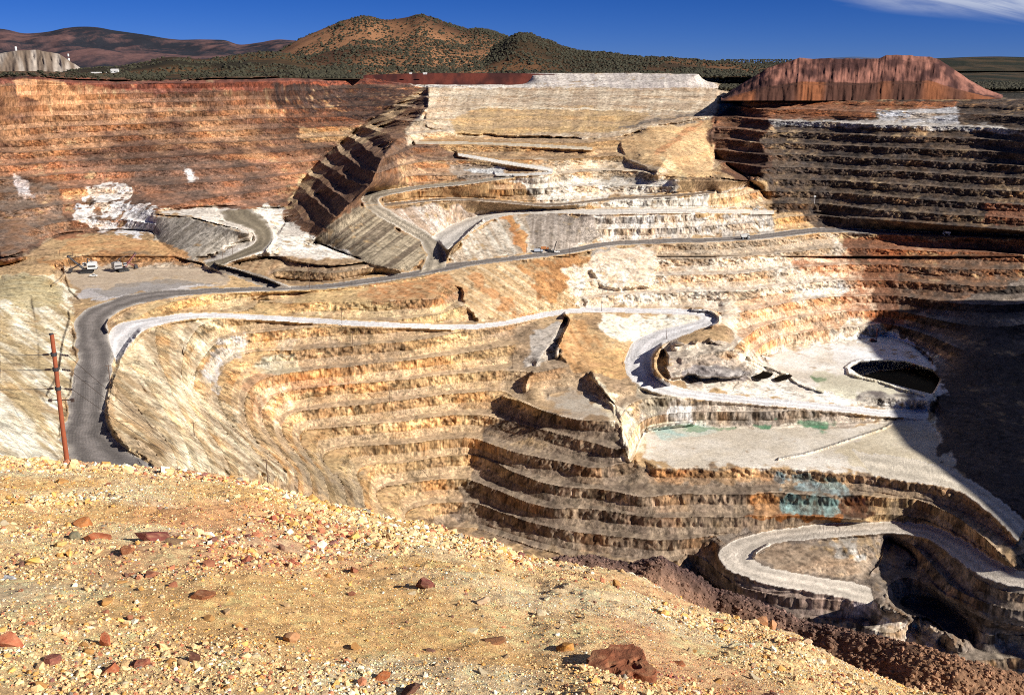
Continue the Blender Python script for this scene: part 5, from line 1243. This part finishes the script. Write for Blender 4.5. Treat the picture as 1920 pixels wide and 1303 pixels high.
# --- haul truck, pickups, service vehicles
def haul_truck(loc, label, rz, scale=1.0, mat=M_WHITE):
    t = thing("haul_truck", loc, label, "truck", rz, None, scale)
    MB().box((0, 0, 2.0), (9.0, 2.6, 0.8)).build("chassis", M_DARK, t)
    MB().prism([(-4.8, 3.4), (-3.6, 2.5), (1.6, 2.9), (2.0, 5.4), (4.9, 5.6), (4.9, 5.9), (1.6, 5.8), (-4.9, 4.9)], -2.6, 2.6).build("dump_bed", mat, t, 0.08)
    c = MB().box((3.6, -0.9, 3.8), (2.0, 2.2, 2.2)).build("cab", mat, t, 0.08); MB().box((3.7, -0.9, 4.2), (2.06, 2.26, 0.9)).build("window", M_GLASS, c)
    MB().box((4.4, 0.2, 2.4), (1.2, 4.4, 1.5)).build("radiator_hood", mat, t, 0.08)
    for x, ys in ((3.0, (-2.2, 2.2)), (-2.6, (-1.9, 1.9))):
        for y in ys:
            w_ = 0.5 if x > 0 else 0.85
            wh = MB().tube((x, y - w_, 1.35), (x, y + w_, 1.35), 1.35, 1.35, 18).build("wheel", M_TYRE, t)
            MB().tube((x, y - w_ - .04, 1.35), (x, y + w_ + .04, 1.35), 0.6, 0.6, 12).build("rim", M_SILVER, wh)
    return t
haul_truck(ground(1396, 449), "white haul truck driving along the dark road at the foot of the pale benches", 0.03, 1.05)
haul_truck(ground(1775, 441), "small pale haul truck on the shaded road under the dark eastern wall", 2.9, 0.9, M_SILVER)
def pickup(loc, label, rz, mat=M_WHITE, scale=1.0):
    t = thing("pickup_truck", loc, label, "pickup", rz, None, scale)
    MB().box((0, 0, 0.8), (5.2, 1.9, 0.7)).box((1.7, 0, 1.15), (1.6, 1.85, 0.3)).build("body", mat, t, 0.06)
    c = MB().box((0.3, 0, 1.6), (1.7, 1.8, 0.9), 0.82).build("cab", mat, t, 0.06); MB().box((0.3, 0, 1.62), (1.66, 1.84, 0.45), 0.9).build("window", M_GLASS, c)
    m = MB().box((-1.6, 0.88, 1.3), (1.9, 0.1, 0.35)).box((-1.6, -0.88, 1.3), (1.9, 0.1, 0.35)).box((-2.55, 0, 1.3), (0.1, 1.8, 0.35)); m.build("bed_rail", mat, t)
    for x in (-1.6, 1.6):
        for y in (-0.85, 0.85): MB().tube((x, y - 0.13, 0.42), (x, y + 0.13, 0.42), 0.42, 0.42, 12).build("wheel", M_TYRE, t)
    return t
pickup(ground(176, 519), "white pickup parked on the dirt pad in front of the white housed shovel", 0.1, M_WHITE, 1.3)
pickup(ground(1533, 400), "white pickup at the foot of the light mast on the eastern road", 0.2, M_WHITE, 1.3)
pickup(ground(1418, 395), "white pickup at the right end of the upper pale road", -0.1, M_WHITE, 1.3)
pickup(ground(1044, 474), "cream pickup parked right of the drill rig by the dark road", 0.3, M_ROOF, 1.2)
def service_truck(loc, label, rz, mat, scale=1.0):
    t = thing("service_truck", loc, label, "truck", rz, None, scale)
    MB().box((0, 0, 1.1), (9.0, 2.3, 0.5)).build("chassis", M_DARK, t)
    MB().box((-1.3, 0, 2.6), (6.0, 2.5, 2.5)).build("cargo_box", mat, t, 0.08)
    c = MB().box((3.3, 0, 2.2), (2.2, 2.4, 2.0), 0.9).build("cab", mat, t, 0.08); MB().box((3.5, 0, 2.7), (2.0, 2.3, 0.7), 0.92).build("window", M_GLASS, c)
    for x in (-3.2, -1.9, 3.2):
        for y in (-1.1, 1.1): MB().tube((x, y - 0.2, 0.6), (x, y + 0.2, 0.6), 0.6, 0.6, 12).build("wheel", M_TYRE, t)
    return t
service_truck(ground(1010, 474), "grey blue service truck parked beside the dark road with other machines", 0.1, M_SILVER, 1.1)
service_truck(ground(1022, 469), "rusty orange service truck parked behind the grey blue one", 0.0, M_ORANGE, 1.0)
def drill_rig(loc, label, rz, lean, mast_h, scale=1.0, mat=M_MAROON):
    t = thing("drill_rig", loc, label, "drill", rz, None, scale)
    for sy in (-1.6, 1.6): MB().prism([(-3.2, 0.3), (-2.7, 0), (2.7, 0), (3.2, 0.3), (3.2, 0.9), (2.7, 1.3), (-2.7, 1.3), (-3.2, 0.9)], sy - 0.4, sy + 0.4).build("crawler_track", M_TYRE, t)
    MB().box((-0.6, 0, 1.7), (7.4, 3.2, 0.6)).box((-2.2, 0, 2.7), (3.6, 2.6, 1.6)).build("engine_deck", mat, t, 0.08)
    c = MB().box((1.6, -1.0, 2.9), (1.5, 1.4, 1.9)).build("cab", M_WHITE, t, 0.05); MB().box((1.6, -1.0, 3.2), (1.54, 1.44, 0.8)).build("window", M_GLASS, c)
    m = MB(); b = np.array([2.9, 0, 1.5]); tp = b + np.array([lean * mast_h, 0, mast_h])
    for ox, oy in ((-.45, -.45), (.45, -.45), (.45, .45), (-.45, .45)): m.tube(b + (ox, oy, 0), tp + (ox, oy, 0), 0.14, 0.14, 6)
    k = int(mast_h / 1.2)
    for i in range(k):
        q0 = b + (tp - b) * (i / k); q1 = b + (tp - b) * ((i + 1) / k)
        for sy in (-.45, .45): m.tube(q0 + (-.45, sy, 0), q1 + (.45, sy, 0), 0.08, 0.08, 5)
    m.build("mast", mat, t)
    m = MB().tube(b + (0, 0, -1.4), tp, 0.2, 0.2, 8); m.build("drill_string", M_DARK, t)
    return t
drill_rig(ground(1638, 641), "lone drill rig with tall dark mast on the pale floor under the orange wall", 0.2, 0.0, 13.0)
drill_rig(ground(1033, 473), "drill rig with a leaning dark mast parked among trucks by the dark road", 0.0, 0.28, 11.0, 0.95, M_DARK)
# --- light mast, tanks and buildings
P = ground(1526, 400)
t = thing("light_mast", P, "slender pale mast with a white head standing in front of the dark eastern wall", "mast")
MB().tube((0, 0, -0.5), (0, 0, 20), 0.32, 0.2, 8).build("mast_shaft", M_ROOF, t)
m = MB()
for z in (20.2, 21.4): m.box((0, 0, z), (2.6, 0.7, 0.8))
m.build("lamp_head", M_WHITE, t)
def shed(loc, size, label, rz=0.0, name="mine_building"):
    t = thing(name, loc, label, "building", rz); L_, W_, H_ = size
    wl = MB().box((0, 0, H_ / 2 - 0.5), (L_, W_, H_ + 1.0)).build("wall", M_WHITE, t)
    r_ = L_ * 0.0
    MB().prism([(-W_ / 2 - .4, H_), (0, H_ + W_ * 0.22), (W_ / 2 + .4, H_), (W_ / 2 + .4, H_ - 0.25), (0, H_ + W_ * .22 - .25), (-W_ / 2 - .4, H_ - 0.25)], -L_ / 2 - .4, L_ / 2 + .4).build("roof", M_ROOF, t).rotation_euler = (0, 0, math.pi / 2)
    for x in np.linspace(-L_ * 0.35, L_ * 0.35, 3): MB().box((x, -W_ / 2 - 0.03, H_ * 0.5), (L_ * 0.1, 0.12, H_ * 0.32)).build("window", M_GLASS, t)
    MB().box((L_ * 0.18, -W_ / 2 - 0.03, H_ * 0.35), (L_ * 0.08, 0.12, H_ * 0.7)).build("door", M_DARK, t)
    return t
def rim_pt(px, py, d): return pix_to_world(px, py, d)
shed(rim_pt(216, 138.5, 2300) , (16, 9, 8), "bright white mine building among bushes behind the left rim", 0.1)
shed(rim_pt(185, 139.5, 2300), (34, 8, 2.6), "long low pale shed left of the bright white mine building", 0.05)
shed(rim_pt(797, 139, 2120), (8, 3, 2.2), "small white trailer building on the red bank under the brown hill", 0.0, "site_trailer")
shed(rim_pt(770, 138.6, 2120), (5, 3, 2), "tiny white hut left of the small white trailer building", 0.0, "site_hut")
def tank(loc, r_, h_, label):
    t = thing("storage_tank", loc, label, "tank"); MB().tube((0, 0, -1), (0, 0, h_), r_, r_, 20).build("tank_shell", M_WHITE, t)
    MB().tube((0, 0, h_), (0, 0, h_ + r_ * 0.3), r_ * 1.02, 0.3, 20).build("tank_roof", M_ROOF, t)
    MB().tube((r_ + .15, 0, 0), (r_ + .15, 0, h_), 0.12, 0.12, 6).build("ladder", M_DARK, t)
tank(rim_pt(30, 95, 2760), 3.0, 9, "white tank standing on top of the pale grey waste dump")
tank(rim_pt(128, 106, 5200), 4.5, 11, "upper white tank on the dark slope right of the grey waste dump")
tank(rim_pt(129, 114, 5150), 5.5, 10, "lower white tank on the dark slope right of the grey waste dump")
# --- mine water
def water_mat(name, rgb):              # dark still water: a faint mirror over an almost black body
    m, t_ = mat_new(name); N = t_.nodes; out = N.new('ShaderNodeOutputMaterial'); g = N.new('ShaderNodeBsdfGlossy')
    tc = N.new('ShaderNodeTexCoord'); n = N.new('ShaderNodeTexNoise'); n.inputs['Scale'].default_value = 0.08; t_.links.new(tc.outputs['Object'], n.inputs[0])
    mx = N.new('ShaderNodeMix'); mx.data_type = 'RGBA'; mx.inputs[6].default_value = (*rgb, 1); mx.inputs[7].default_value = (*[c * 1.7 for c in rgb], 1)
    t_.links.new(n.outputs['Fac'], mx.inputs[0]); t_.links.new(mx.outputs[2], g.inputs['Color'])
    g.inputs['Roughness'].default_value = 0.4; t_.links.new(g.outputs[0], out.inputs[0]); return m
M_WATER = water_mat("dark_mine_water", (0.030, 0.026, 0.020))
def pond(P, z, label):
    P = cr(np.array(P + [P[0]], float), 8)[:-1]; d = -z / s_of_y(P[:, 1])
    V = np.stack([(P[:, 0] - 960) / FPX * d * xfac(s_of_y(P[:, 1])), d, 0 * d + z], -1)
    me = bpy.data.meshes.new("pond_water"); me.from_pydata(V.tolist(), [], [tuple(range(len(V)))[::-1]]); me.materials.append(M_WATER)
    o = bpy.data.objects.new("pond_water", me); COL.objects.link(o); tag(o, label, None, None, "structure")
pond([(1610,706),(1645,698),(1695,692),(1745,697),(1768,712),(1750,742),(1700,730),(1655,718)], -294.0, "dark still water in the sunken basin on the pale pit floor")
pond([(1410,706),(1430,699),(1449,701),(1438,709),(1418,711)], K(22) + 9.5, "left one of two small black water holes")
pond([(1450,709),(1470,703),(1485,705),(1470,713),(1455,714)], K(22) + 4.5, "right one of two small black water holes")
